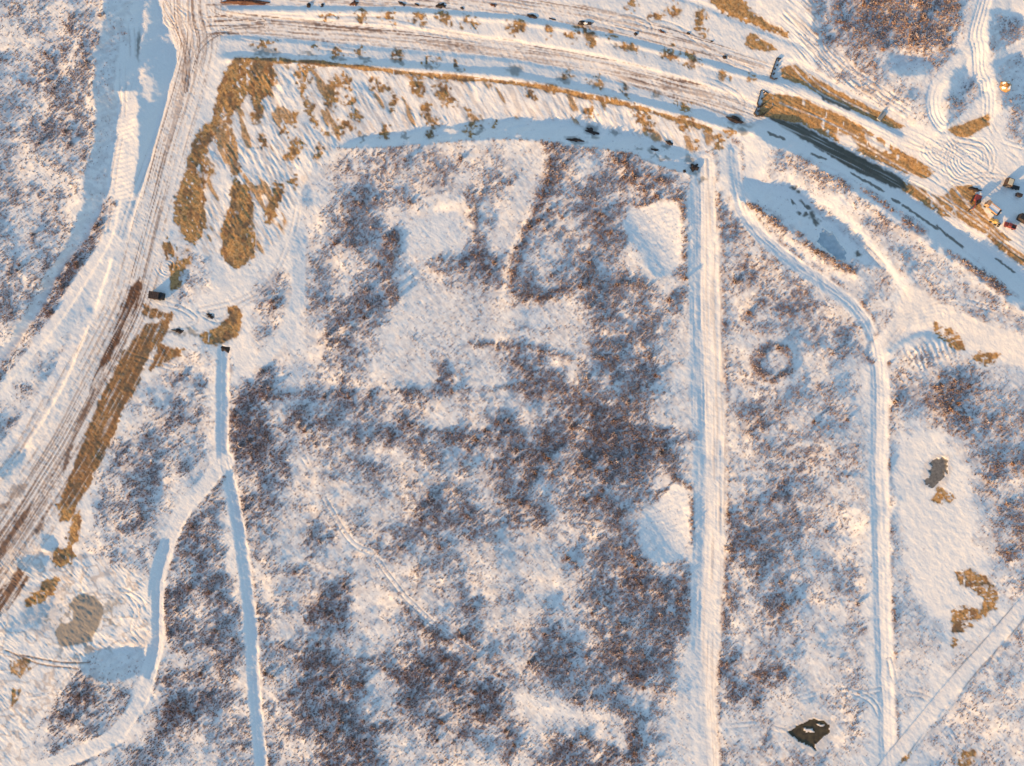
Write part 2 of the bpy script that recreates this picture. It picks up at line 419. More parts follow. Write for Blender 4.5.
# gravel fill and ponds
gv = poly([(80, 594), (96, 597), (104, 610), (101, 622), (92, 640), (76, 645), (60, 648), (54, 636), (60, 622), (71, 615), (67, 604)], 1, 2, 1)
gv = np.maximum(gv * (1 - blob(65, 615, 8.5, 8.5, 0, .1, .5, .5)), blob(110, 606, 6, 8, 30, .4, 5, 3) * .6)
gravel = gv.copy()
mx(mud, blob(62, 635, 5, 6, 0, .3, 1, 1) * .35)
pit = poly([(788, 732), (800, 724), (812, 719), (824, 720), (830, 726), (829, 732), (822, 738), (818, 742), (814, 744), (816, 751), (806, 744), (802, 743)], .6, .8, .9)
pit *= 1 - poly([(803, 728), (812, 729), (815, 732), (806, 732)], .6, .5, .6)
pit *= 1 - poly([(816, 723), (824, 725), (822, 727), (817, 725)], .5, .3, .4)
pool2 = poly([(930, 462), (936, 458), (946, 458), (948, 464), (944, 474), (938, 482), (934, 488), (928, 486), (922, 480), (930, 474)], .8, 2, 1.6)
region[pit > .5] = 8
region[pool2 > .5] = 9
put(L, poly([(770, 700), (840, 700), (850, 740), (820, 764), (770, 745)], 6, 4), .15)

# ------------------------------------------------------------------ highway works along the top
HC = [(120, 14), (222, 13), (256, 14), (350, 22), (430, 29), (512, 40), (600, 55), (680, 75), (740, 93), (790, 113), (850, 142), (920, 178), (990, 225), (1060, 275), (1130, 330)]
SC, UC = along(HC, 130)
SC = -SC                                      # positive downwards / towards the fields
inx = sstep(214, 232, PX) * sstep(800, 770, PX)
put(veg, inx * sstep(-60, -40, SC) * sstep(60, 40, SC) * (PY < 150), 0)
def band(top, bot, x0, x1, soft=1.0):
    """area between two curves y = top(x), y = bot(x)."""
    tx = np.interp(PX, [p[0] for p in top], [p[1] for p in top]); bx = np.interp(PX, [p[0] for p in bot], [p[1] for p in bot])
    y = PY + .9 * WX
    return (sstep(-soft, soft, y - tx) * sstep(soft, -soft, y - bx) * sstep(x0 - 4, x0 + 4, PX) * sstep(x1 + 4, x1 - 4, PX)).astype(np.float32)
A_top = [(220, 14), (256, 14), (350, 23), (430, 30), (512, 40), (600, 55), (680, 77), (745, 98), (770, 108)]
A_bot = [(220, 34), (256, 34), (350, 43), (430, 50), (512, 57), (600, 74), (680, 100), (735, 118), (770, 122)]
roadA = band(A_top, A_bot, 205, 765)
B_top = [(220, -14), (430, -10), (512, -4), (580, 4), (640, 18), (700, 36), (765, 60), (790, 66)]
B_bot = [(220, 4), (300, 5), (400, 6), (512, 14), (560, 22), (640, 39), (700, 56), (765, 76), (790, 82)]
roadB = band(B_top, B_bot, 205, 770)
for rd, sd, k in ((roadA, 40, .8), (roadB, 50, .55)):
    put(L, rd, .30)
    st = noise(UC / 48, SC / 1.2, sd) * .5 + noise(UC / 20, SC / .8, sd + 1) * .3 + noise(PX / 1.9, PY / 1.7, sd + 3) * .2
    fine += rd * (st - .5) * .34
    put(dirt, rd, .16)
    put(dirt, rd * sstep(.47, .64, st), .65)
    mx(mud, rd * sstep(.60, .70, st) * sstep(.40, .62, fbm(UC / 45, SC / 6, sd + 2)) * k)
    mx(mud, rd * sstep(.60, .66, st) * sstep(285, 235, PX) * .8)
region[(roadA > .5)] = 3; region[(roadB > .5)] = 4
dA = lambda top, dy, wd: np.exp(-((PY - np.interp(PX, [p[0] for p in top], [p[1] for p in top]) - dy) / wd) ** 2) * inx
put(L, dA(A_top, 0, 1.8), 1.2)
put(L, dA(B_bot, 3.5, 2.8), -1.3)
put(L, dA(B_bot, 9, 1.6), .8)
put(L, dA(A_bot, 3, 3.5), -.9)
D_c = [(235, 57), (256, 57.5), (340, 63), (430, 68), (512, 75), (570, 87), (640, 101), (700, 117), (740, 130)]
put(L, dA(D_c, -1, 4.0), -1.5)
put(L, dA(D_c, -9, 4.0), -.5)
put(L, dA(D_c, 5.5, 2.0), 1.1)
sl = poly([(236, 62), (350, 70), (512, 84), (640, 110), (720, 134), (700, 152), (600, 126), (512, 116), (440, 124), (345, 138), (305, 185), (280, 240), (255, 262), (235, 275), (205, 255), (190, 250), (210, 130)], 3, 2)
put(veg, sl, 0)
put(L, sl * (1 - dA(D_c, 5.5, 2.0)), .05)
put(L, sl * .8, (fbm((PX + .3 * PY) / 9, (PY - .2 * PX) / 16, 90, 3) - .45) * 2.4)
ru = PX * .50 + PY * .866; rv2 = PX * .866 - PY * .50
rib = fbm(ru / 34, rv2 / 9, 91, 3)
churn = 1 - np.abs(2 * fbm(ru / 16, rv2 / 4.5, 93, 3) - 1)
chm = sstep(.25, .7, fbm(PX / 30, PY / 30, 98, 2))
fine += sl * (.25 + 1.0 * chm) * ((churn - .8) * .45 + .2 * (noise(ru / 9, rv2 / 2.0, 94) - .5))
mx(soil, sl * sstep(.655, .70, rib) * .85)
put(dirt, sl * sstep(.55, .75, noise(ru / 14, rv2 / 1.8, 97)), .35)
NB = poly([(338, 149), (350, 140), (440, 126), (512, 118), (570, 122), (640, 136), (700, 156), (708, 168), (692, 176), (660, 168), (630, 154), (570, 146), (512, 140), (440, 144), (380, 149)], 1.5, 1)
put(L, NB, -1.25); put(L, NB * sstep(.6, .75, fbm(PX / 14, PY / 6, 74, 3)), -.3); put(veg, NB, .035)
SL, UL = along([(338, 149), (380, 149), (440, 144), (512, 140), (570, 146), (630, 154), (660, 168), (692, 176)], 6)
put(veg, np.exp(-((SL + .5) / 1.5) ** 2) * sstep(.4, .5, noise(UL / 3, UL * 0, 75)), .5)
# swept ribs of snow above the works, upper right
put(L, poly([(600, -40), (700, -40), (780, 34), (830, 60), (800, 80), (740, 50), (640, 14)], 4, 3), .25)
SL, UL = along([(640, -14), (690, 0), (720, 12), (760, 28), (800, 46)], 8)
put(L, np.exp(-((SL - 2) / 2.) ** 2), .9); put(L, np.exp(-((SL + 3) / 2) ** 2), -.6)
tk = poly([(786, -20), (815, -20), (818, 40), (900, 100), (880, 104), (800, 60), (780, 30)], 3, 3)
fine += tk * (noise((PX + PY) / 26, (PX - PY) / 1.8, 92) - .5) * .4
put(dirt, tk * sstep(.6, .75, noise((PX + PY) / 26, (PX - PY) / 1.8, 92)), .4)
put(L, poly([(806, -20), (818, -20), (828, 42), (820, 50), (812, 30)], 2, 2), -1.)
# east part of the highway
hwE = poly([(768, 62), (800, 60), (900, 118), (940, 140), (990, 150), (1010, 180), (1060, 240), (1060, 300), (1010, 262), (940, 215), (900, 192), (840, 166), (790, 136), (740, 122), (752, 96)], 2, 1.5)
put(veg, hwE, 0)
stE = noise(UC / 60, SC / 1.4, 95) * .6 + noise(UC / 24, SC / .8, 96) * .4
fine += hwE * (stE - .5) * .26
put(dirt, hwE * sstep(.55, .72, stE), .4)
for cdist, wd, val in [((770, 79), 3.5, 0), ]:
    pass
SL, UL = along([(774, 79), (800, 84), (830, 97), (870, 117), (900, 133), (930, 150)], 8)
put(L, np.exp(-(SL / 4.) ** 2), -1.2)
SL, UL = along([(782, 64), (800, 63), (840, 84), (880, 106), (920, 128)], 8)
put(L, np.exp(-((SL - 1) / 2.2) ** 2), 1.0)
SL, UL = along([(764, 92), (800, 95), (842, 113), (882, 137), (930, 164)], 8)
put(L, np.exp(-((SL - 0) / 2.) ** 2), 1.1)
SL, UL = along([(775, 122), (800, 128), (850, 156), (905, 184)], 14)
put(L, np.exp(-(SL / 6) ** 2), -1.5)
hwS = poly([(744, 126), (770, 120), (796, 134), (850, 165), (900, 190), (940, 214), (990, 252), (1060, 302), (1060, 340), (1000, 300), (940, 256), (880, 214), (840, 184), (800, 158), (765, 144)], 2, 1.5)
put(L, hwS, -1.15); put(veg, hwS, 0)
SL, UL = along([(905, 192), (940, 216), (990, 250), (1060, 298)], 8)
put(L, np.exp(-((SL - 2) / 2.) ** 2), .9)
region[(hwE > .5)] = 5
SL, UL = along([(800, 158), (850, 182), (905, 216), (960, 254), (1024, 302)], 14)
put(veg, np.exp(-((SL + 5) / 6.) ** 2) * sstep(.3, .55, noise(UL / 16, SL / 8, 98)), .7)
put(L, np.exp(-((SL + 14) / 6.) ** 2) * BRK, .8)
shade_strip = poly([(768, 115), (800, 122), (850, 148), (906, 177), (910, 189), (894, 187), (850, 167), (815, 145), (783, 127)], 1.2, 1.2, .9)
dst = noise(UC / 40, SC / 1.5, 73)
mx(grey, shade_strip * (.95 - .5 * sstep(.6, .8, dst)))  # shade on the soil below the carriageway, painted in as dark grey
mx(mud, shade_strip * sstep(.5, .25, dst) * .6)
# yard of swirling tracks
def swirl(cx, cy, r, amp, seed, f=3.4):
    d = np.hypot(PX - cx + 2 * WX, (PY - cy) * 1.15 + 2 * WY)
    m = sstep(r, r * .7, d)
    an = np.arctan2(PY - cy, PX - cx)
    q = np.sin(d * 2 * math.pi / f + an + 5 * noise(an * 1.2, d / 12, seed))
    fine[:] += m * q * amp * (.4 + noise(PX / 7, PY / 7, seed + 1))
    put(dirt, m * sstep(.55, .95, q) * sstep(.4, .7, noise(PX / 9, PY / 9, seed + 2)), .5)
yard = poly([(905, 130), (945, 132), (990, 128), (1024, 150), (1024, 190), (985, 190), (945, 196), (920, 175), (900, 150)], 4, 3)
put(L, yard, .35); put(veg, yard, 0)
fine += hwE * (noise(UC / 30, SC / 1.0, 77) - .5) * .2; put(dirt, hwE, .12)
swirl(968, 160, 34, .13, 110); swirl(940, 150, 22, .1, 115)
swirl(172, 14, 18, .13, 120); swirl(200, 22, 16, .1, 123); swirl(166, 268, 13, .14, 126)
put(L, poly([(990, 196), (1030, 180), (1030, 216), (1008, 222), (995, 210)], 2, 2), -1.1)
# side tracks in the top right corner
TP = [([(992, -40), (984, 0), (976, 30), (972, 46), (948, 70), (934, 90), (932, 112), (941, 128)], 5.5), ([(985, 0), (976, 34), (980, 66), (986, 92), (986, 116)], 6), ([(984, 76), (1000, 58), (1024, 44), (1060, 26)], 5)]
for p, h_ in TP:
    s_, u_ = along(p, 20)
    m = sstep(1.2, -1.2, np.abs(s_) - h_)
    put(L, m, .3); put(veg, sstep(2, 0, np.abs(s_) - h_), 0); region[m > .5] = 6
    fine += m * .14 * np.cos(s_ * 2 * math.pi / 3.6)
    put(L, np.exp(-((s_ + h_) / 1.8) ** 2), -.7); put(L, np.exp(-((s_ - h_) / 1.8) ** 2), .9)
tri = poly([(944, 130), (984, 92), (987, 116)], 1.5, 1)
put(L, tri, .25); put(veg, tri, 0)
SL, UL = along([(944, 127), (966, 108), (984, 92)], 6, False)
put(L, np.exp(-(SL / 1.6) ** 2), -1.6)
for p in ([(884, 62), (905, 52), (936, 64), (926, 76), (900, 78)], [(948, 78), (966, 62), (974, 84), (956, 108), (946, 112)], [(992, 62), (1024, 50), (1040, 110), (1000, 110), (996, 84)], [(988, 10), (1010, 6), (1030, 20), (998, 56), (986, 50)]):
    put(L, poly(p, 3, 3), -1.0)
put(L, poly([(898, 44), (936, 46), (938, 54), (900, 52)], 3, 3), 1.0)

# ------------------------------------------------------------------ the straight snow road
NS = [(706, 160), (707, 200), (708, 300), (711, 400), (712, 480), (711, 560), (708, 640), (709, 700), (713, 770), (714, 860)]
SN, UN = along(NS, 50)
hl = np.interp(PY, [160, 200, 380, 560, 640, 680, 766], [14, 20, 19, 19, 18, 30, 34]); hr = np.interp(PY, [160, 300, 500, 640, 700, 766], [6, 13, 14, 12, 6, 6])
on = (PY > 150)
nsr = sstep(-hl - 2, -hl + 1.5, SN + 1.5 * WX) * sstep(hr + 1.5, hr - 1, SN + 1.5 * WX) * on
put(veg, nsr, 0)
put(L, nsr * sstep(-5, -9, SN) * (.55 + .45 * sstep(.3, .55, noise(UN / 14 - SN / 20, SN / 3, 131))), -.75)
put(L, nsr * sstep(-7, -4, SN) * sstep(9, 7, SN), .5)
put(L, np.exp(-((SN - hr + 1) / 4.0) ** 2) * on * (.25 + .6 * BRK), .95)
wide = on * sstep(640, 670, PY)
put(L, nsr * wide * sstep(0, -6, SN) * .8, (fbm(cu / 30, cv / 6, 135) - .55) * 2.2); put(veg, nsr * wide * sstep(-14, -24, SN), .08)
stn = noise(UN / 50, SN / 1.3, 130)
gf = (1 - .8 * sstep(630, 670, PY)) * (.35 + .65 * sstep(.3, .6, fbm(PX / 12, PY / 40, 134)))
fine += nsr * gf * ((stn - .5) * .34 + .03 * np.cos(SN * 2 * math.pi / 4))
put(dirt, nsr * sstep(-8, -3, SN), .12); put(dirt, nsr * sstep(.58, .74, stn) * sstep(-8, -2, SN), .35)
put(veg, np.exp(-((SN - hr - 3) / 2.6) ** 2) * on * sstep(.2, .5, noise(UN / 9, SN / 5, 133)), .55); put(frost, np.exp(-((SN - hr - 2) / 5) ** 2) * on, 0)
region[(nsr > .5) & (np.abs(SN) < 24)] = 7

# ------------------------------------------------------------------ narrow tracks
def track(pts, hw_, rid, left, mid, right, edge=1.0, tr=.10, on_=None):
    s_, u_ = along(pts, 30)
    o = 1.0 if on_ is None else on_
    m = sstep(1.0, -1.0, np.abs(s_ + .6 * WX) - hw_) * o
    put(veg, sstep(2.0, -.5, np.abs(s_ + .8 * WX) - hw_) * o, 0)
    put(L, m * sstep(1.5, -1.5, s_ + hw_ * .2), left); put(L, m * sstep(-1.5, 1.5, s_ + hw_ * .2), mid)
    put(L, np.exp(-((s_ - hw_ + .3) / 1.8) ** 2) * o * edge * (.35 + .65 * BRK), right)
    gm = np.exp(-((s_ - hw_ - 2.6) / 2.0) ** 2) * o * sstep(.25, .55, noise(u_ / 9, s_ / 5, rid + 150)) * (edge if edge < 1 else 1) * (right > 0)
    put(veg, gm, .5); put(frost, gm, 0)
    fine[:] += m * tr * .55 * np.cos((s_ + .8 * noise(u_ / 30, u_ * 0, rid + 160)) * 2 * math.pi / 3.8) * (.3 + .7 * noise(u_ / 18, s_ / 4, rid + 170)) + m * .12 * (noise(u_ / 12, s_ / 1.5, rid + 140) - .5)
    region[m > .5] = rid
    return s_, u_, m
track([(732, 150), (734, 172), (739, 202), (756, 232), (790, 262), (820, 281), (850, 304), (868, 326), (876, 350), (879, 384)], 6.5, 10, -.75, -.6, .8)
sA, uA, mA = track([(876, 346), (880, 384), (879, 430), (878, 480), (881, 560), (883, 640), (885, 700), (887, 770), (888, 860)], 9, 10, -.65, .5, 1.0)
track([(882, 352), (892, 338), (906, 324), (924, 318), (940, 316)], 11, 10, .7, .7, .5)
put(veg, poly([(826, 318), (850, 316), (866, 338), (870, 362), (848, 350)], 5, 5), .42); put(veg, poly([(896, 352), (930, 346), (960, 356), (985, 372), (950, 384), (905, 376)], 5, 5) * .7, .30)
track([(222, 352), (222, 400), (222, 452), (229, 482), (240, 540), (250, 620), (255, 700), (261, 770), (266, 860)], 6, 11, -1.1, -.9, 1.5)
track([(226, 460), (206, 484), (181, 514), (166, 548), (158, 580), (154, 640), (150, 668), (141, 698), (116, 734), (80, 754), (36, 770), (-60, 800)], 7.5, 12, .1, .35, 1.0)
sB, uB = along([(166, 548), (158, 580), (154, 640), (150, 672)], 20)
put(L, sstep(3, 1, sB) * sstep(-9, -7, sB), -1.0)
sD, uD, mD = track([(1070, 555), (1024, 606), (986, 650), (950, 690), (904, 746), (884, 770), (850, 820)], 8, 13, .25, .25, -1.2, 1.0)
put(L, np.exp(-((sD + 8) / 1.4) ** 2), -1.3)
put(dirt, np.exp(-((np.abs(sD) - 8) / 1.0) ** 2) * sstep(.2, .6, noise(uD / 12, uD * 0, 143)), .8)
put(L, np.exp(-((sD - 12) / 3.0) ** 2), -.7)
# hub where the tracks meet, the pale ridge and the frozen hollow
hub = poly([(880, 350), (900, 300), (905, 286), (922, 290), (945, 306), (985, 322), (1024, 336), (1080, 350), (1080, 380), (1030, 372), (1000, 362), (960, 344), (930, 328), (912, 326), (896, 344)], 3, 3)
put(L, hub, .6); put(veg, hub, 0); put(dirt, hub, .16)
SR, UR = along([(796, 184), (812, 196), (836, 210), (866, 238), (886, 264), (904, 288)], 14)
put(L, np.exp(-(SR / 5) ** 2) * (.3 + .7 * BRK), 1.3); put(veg, np.exp(-(SR / 4.5) ** 2), 0)
hol = poly([(738, 182), (752, 178), (794, 188), (814, 206), (838, 224), (862, 246), (884, 272), (862, 264), (840, 262), (800, 244), (776, 224), (744, 200)], 4, 5)
put(L, hol, -1.1); put(veg, hol, .04)
SL, UL = along([(746, 206), (764, 218), (790, 236), (814, 252), (850, 272)], 12)
put(veg, np.exp(-((SL - 1) / 4.5) ** 2) * sstep(.15, .4, noise(UL / 10, SL / 5, 99)), .95); put(frost, np.exp(-(SL / 6) ** 2), .1); put(L, np.exp(-((SL + 6) / 3.5) ** 2), 1.0)
icep = poly([(822, 228), (832, 232), (838, 242), (846, 252), (844, 260), (834, 259), (824, 250), (817, 240)], 1, 1.5)
region[icep > .5] = 14
for b in [(813, 215, 4, 5, 20), (808, 205, 6, 2, 30), (806, 214, 2.5, 2.5, 0), (799, 212, 2.5, 2, 0), (816, 222, 5, 4, 30), (792, 202, 4, 1.5, 40), (858, 254, 4, 4, 0), (795, 188, 3, 3, 40), (800, 192, 2, 2, 0)]:
    mx(grey, blob(*b, soft=.4, warp=2.5, fine=2) * .9)
SL, UL = along([(890, 352), (906, 340), (924, 334), (944, 342)], 8)
put(L, np.exp(-(SL / 3) ** 2), -1.0)
fine += poly([(900, 350), (940, 338), (960, 352), (920, 372)], 4, 3) * .16 * np.sin((PX * .8 - PY * .4) * 2 * math.pi / 5 + 2 * WX)

# ------------------------------------------------------------------ clearings in the field
def clearing(p, litx, lity):
    m = poly(p, 2.0, 4.5, 2.0)
    put(veg, m, .035)
    P = np.array(p, float); c = P.mean(0)
    q = ((PX - c[0]) * .8 - (PY - c[1]) * .6)
    put(L, m, np.clip(q / 22 - .20, -.75, .5))
    e = m * (1 - poly((P - c) * .82 + c, 4, 2)) * sstep(0, 14, q)
    put(L, e * (.3 + .7 * BRK), 1.0)
    rim = poly((P - c) * 1.12 + c, 3, 2) * (1 - poly((P - c) * .97 + c, 2, 2)) * sstep(2, 14, q)
    put(veg, rim, .7); put(frost, rim, 0)
    fine[:] += m * sstep(-12, 4, q) * .10 * np.sin((.45 * PX + PY) * 2 * math.pi / 5.5 + 3 * WX)
clearing([(621, 222), (632, 208), (655, 201), (679, 201), (684, 230), (681, 264), (666, 280), (652, 275), (641, 250), (628, 240)], 1, 1)
clearing([(638, 548), (641, 526), (656, 500), (676, 481), (690, 490), (691, 540), (684, 559), (656, 563)], 1, 1)
for p, v in [([(406, 216), (436, 204), (466, 206), (468, 236), (450, 262), (420, 260), (404, 246)], 0), ([(380, 330), (430, 282), (480, 290), (500, 330), (470, 356), (430, 380), (380, 370)], .09),
             ([(592, 320), (560, 312), (520, 308), (512, 345), (560, 356), (590, 350)], .12)]:
    m = poly(p, 9, 13); put(veg, m * .8, v + .04); put(L, m, -.05)
put(L, poly([(460, 206), (476, 206), (474, 240), (462, 240)], 4, 5) * BRK, 1.0); put(L, poly([(430, 199), (468, 199), (468, 211), (430, 212)], 4, 5) * BRK, .9)
SL, UL = along([(548, 150), (546, 176), (532, 212), (516, 248), (509, 288), (532, 300), (560, 296), (586, 288)], 12)
put(veg, np.exp(-((SL - 4) / 4.5) ** 2) * (PY > 148), .92); put(L, np.exp(-((SL + 3) / 3.5) ** 2) * BRK * .8, .9)
put(frost, np.exp(-((SL - 3) / 5.) ** 2), .1)
SL, UL = along([(520, 694), (560, 712), (600, 716), (618, 722), (622, 745)], 12)
put(L, np.exp(-((SL + 2) / 5.) ** 2) * BRK * .8, .8); put(veg, np.exp(-(SL / 6) ** 2) * .9, .05)
SL, UL = along([(296, 250), (300, 230), (298, 300), (286, 330), (262, 360)], 16)
put(veg, sstep(9, 4, np.abs(SL)), 0); put(L, sstep(9, 4, np.abs(SL + 2 * WX)) * .8, -.55)
# long cleared strips (old cut lines) through the brush
for p, wv in [([(240, 404), (320, 398), (420, 396), (512, 392)], 3.5), ([(390, 434), (420, 436), (520, 440), (600, 434), (690, 440)], 6), ([(470, 348), (530, 352), (580, 366)], 4), ([(440, 262), (452, 266), (470, 262)], 5), ([(468, 200), (476, 240), (482, 276)], 4), ([(392, 232), (386, 262), (390, 300)], 5), ([(530, 470), (520, 500), (548, 520)], 5), ([(460, 540), (490, 532), (512, 524)], 3), ([(400, 606), (430, 640), (470, 640)], 4)]:
    SL, UL = along(p, 10); put(frost, np.exp(-(SL / 6) ** 2), .1); put(veg, np.exp(-((SL - 4) / wv) ** 2) * .8, .75)
SL, UL = along([(372, 552), (400, 590), (430, 620)], 8); put(L, np.exp(-(SL / 2.2) ** 2) * BRK * .6, .8); put(veg, np.exp(-(SL / 3) ** 2) * .7, .08)
dr = np.hypot((PX - 772) / 22, (PY - 362) / 19) + .10 * WX
put(veg, np.exp(-((dr - .85) / .17) ** 2), .85); put(veg, sstep(.62, .5, dr), .42); put(veg, np.exp(-((dr - 1.25) / .18) ** 2) * .8, .12)
put(veg, blob(616, 330, 34, 66, 0, .4, 6) * .8, .56); put(frost, blob(616, 330, 34, 66, 0, .5, 8), .42)
# the brown belt across the middle and other less frosted stands
for b in [(560, 440, 150, 26, 0, .5), (860, 20, 70, 40, 30, .5), (320, 640, 60, 60, 0, .5), (590, 750, 60, 24, 0, .4), (80, 700, 40, 30, -30, .4), (280, 440, 40, 60, 0, .6), (470, 690, 70, 40, 0, .5)]:
    put(frost, blob(*b[:5], soft=.5, warp=10) * .8, .12)
# open cream ground, lower left and right
BLc = poly([(-90, 560), (50, 540), (100, 560), (146, 574), (150, 640), (140, 652), (90, 655), (70, 676), (40, 720), (20, 766), (-90, 860)], 4, 4)
put(L, BLc, .35); put(veg, BLc, 0)
put(L, BLc * .7, (fbm(PX / 10, PY / 10, 171, 3) - .4) * 1.6)
ct = 1 - np.abs(2 * fbm(PX / 15, PY / 13, 172, 3) - 1)
fine += BLc * (.2 + sstep(.3, .7, fbm(PX / 26, PY / 26, 176, 2))) * ((ct - .8) * .5 + .25 * (noise((PX + PY) / 9, (PX - PY) / 2, 173) - .5))
put(dirt, BLc * sstep(.86, .97, ct), .5); put(dirt, BLc * sstep(.5, .8, fbm(PX / 28, PY / 28, 174)), .3)
mx(gravel, BLc * sstep(.62, .72, fbm(PX / 5, PY / 5, 175, 3)) * sstep(60, 25, np.hypot(PX - 80, PY - 620)) * .7)
put(L, poly([(84, 654), (104, 650), (140, 652), (146, 664), (140, 676), (112, 680), (88, 676), (80, 668)], 3, 3), -1.1)
put(L, poly([(30, 604), (46, 600), (56, 592), (50, 610), (40, 622), (28, 632), (0, 640), (8, 626)], 3, 3), -.8)
put(L, poly([(42, 534), (52, 536), (60, 548), (52, 552), (42, 546)], 2, 2), -1.1); put(L, poly([(16, 560), (40, 552), (50, 560), (40, 572), (20, 570)], 2, 2), -.9)
for p in ([(20, 655), (60, 662), (90, 662)], [(6, 650), (40, 664), (80, 668)]):
    SL, UL = along(p, 5); put(dirt, sstep(1.2, .5, np.abs(SL)), .9); fine -= np.exp(-(SL / 1.) ** 2) * .25
RC = poly([(895, 470), (912, 432), (940, 430), (968, 470), (976, 500), (972, 540), (990, 560), (1000, 610), (960, 630), (930, 620), (915, 590), (905, 560)], 8, 6)
put(L, RC, .45); put(veg, RC * .92, .0)

RUTS = [[(222, 12), (300, 18), (380, 20), (450, 34), (520, 44)], [(210, 30), (260, 40), (300, 44), (360, 52)], [(640, 30), (660, 22), (690, 34), (720, 56), (750, 70)], [(664, 84), (700, 78), (734, 92), (744, 106), (730, 114), (700, 106)],
        [(600, 24), (625, 16), (650, 26), (640, 38), (610, 36)], [(560, 6), (600, 20), (640, 30)], [(92, 470), (130, 440), (176, 408), (214, 396)], [(100, 486), (150, 452), (200, 420), (218, 404)], [(120, 352), (150, 362), (190, 370), (216, 362)],
        [(372, 552), (400, 590), (432, 622), (470, 650)], [(300, 450), (320, 490), (350, 540), (372, 552)], [(430, 330), (480, 300), (520, 290)], [(20, 700), (60, 690), (100, 664)], [(0, 640), (30, 620), (60, 606), (110, 590), (140, 600), (146, 630)],
        [(120, 590), (136, 610), (132, 630), (142, 646)], [(10, 730), (40, 700), (76, 668)], [(900, 140), (930, 150), (960, 140), (985, 150), (990, 172), (964, 184), (930, 178)], [(930, 126), (960, 140), (1000, 150), (1030, 170)], [(985, 120), (1000, 140), (1030, 150)],
        [(940, 190), (970, 176), (1000, 176), (1030, 186)], [(900, 320), (940, 300), (980, 306), (1030, 326)], [(884, 352), (908, 316), (900, 290), (880, 262), (852, 232)], [(790, 700), (840, 690), (870, 700), (882, 720)],
        [(724, 726), (760, 724), (790, 730), (830, 700), (880, 690)], [(300, 200), (290, 240), (270, 280), (240, 300), (200, 310)], [(196, 310), (220, 320), (250, 300), (290, 290)], [(150, 300), (180, 308), (196, 320), (180, 326), (160, 318)], [(800, 20), (840, 60), (890, 96), (940, 126)], [(786, 10), (812, 50), (856, 84), (906, 116)],
        [(160, 120), (146, 160), (132, 200), (120, 240)], [(124, 60), (122, 120), (112, 180), (106, 230)], [(130, 20), (132, 60), (128, 100)], [(640, 560), (600, 600), (540, 640), (500, 700)], [(960, 745), (930, 700), (900, 690), (890, 660)]]
for q, p in enumerate(RUTS):
    s_, u_ = along(p, 8)
    on_ = sstep(.2, .5, noise(u_ / 22, u_ * 0, 800 + q)) * sstep(0, 12, u_)
    gg = (np.exp(-((np.abs(s_) - 2.4) / .75) ** 2)) * on_
    fine -= gg * .20
    put(dirt, gg * (1 - .7 * sstep(.05, .2, veg)), .30)
    put(veg, np.exp(-((np.abs(s_) - 2.4) / 1.2) ** 2) * on_ * .7, .05)
for m_ in (poly([(782, 732), (800, 720), (812, 714), (828, 716), (836, 726), (832, 738), (820, 756), (802, 750)], 3, 3), poly([(924, 462), (936, 452), (952, 454), (952, 474), (940, 490), (918, 486)], 3, 3)):
    put(dirt, m_, .35); put(veg, m_, 0)
def blur(a, sg):
    ky = np.fft.fftfreq(a.shape[0])[:, None]; kx = np.fft.rfftfreq(a.shape[1])[None, :]
    return np.fft.irfft2(np.fft.rfft2(a) * np.exp(-2 * (math.pi * sg) ** 2 * (kx ** 2 + ky ** 2)), a.shape).astype(np.float32)
worked = blur(1 - sstep(.0, .06, veg), 4)
put(dirt, np.clip(worked, 0, 1), np.maximum(dirt, .085))
halo = np.clip(blur(np.clip(soil + mud, 0, 1), 2.6) * 1.5, 0, 1)
mx(dirt, halo * sstep(.30, .62, fbm(PX / 2.4, PY / 2.4, 178, 2)) * .8)
# rock-hard wind ripples and hummocks under the brush
L += (fbm(PX / 5, PY / 5, 180, 2) - .5) * .9 * (.35 + .65 * sstep(.05, .35, veg)) 
# streaks combed along the light
stk = noise(cu / 30, cv / 3.4, 190) * .55 + noise(cu / 12, cv / 1.8, 191) * .45
L += (stk - .5) * 1.9 * (1 - haul) * sstep(0.0, .25, veg)

# ------------------------------------------------------------------ relief: integrate the wanted facing along the light
def relief(g, step=MPP, eps=.10, mu=(2 * math.pi / 260) ** 2):
    n0, n1 = g.shape
    ky = 2 * math.pi * np.fft.fftfreq(n0)[:, None]; kx = 2 * math.pi * np.fft.fftfreq(n1)[None, :]
    kl = kx * math.cos(aa) - ky * math.sin(aa)           # image rows run down, the light runs up the picture
    Gf = np.fft.fft2(g - g.mean())
    den = kl ** 2 + eps * (kx ** 2 + ky ** 2) + mu
    Hf = (-1j * kl) * Gf / den
    return np.real(np.fft.ifft2(Hf)).astype(np.float32) * step

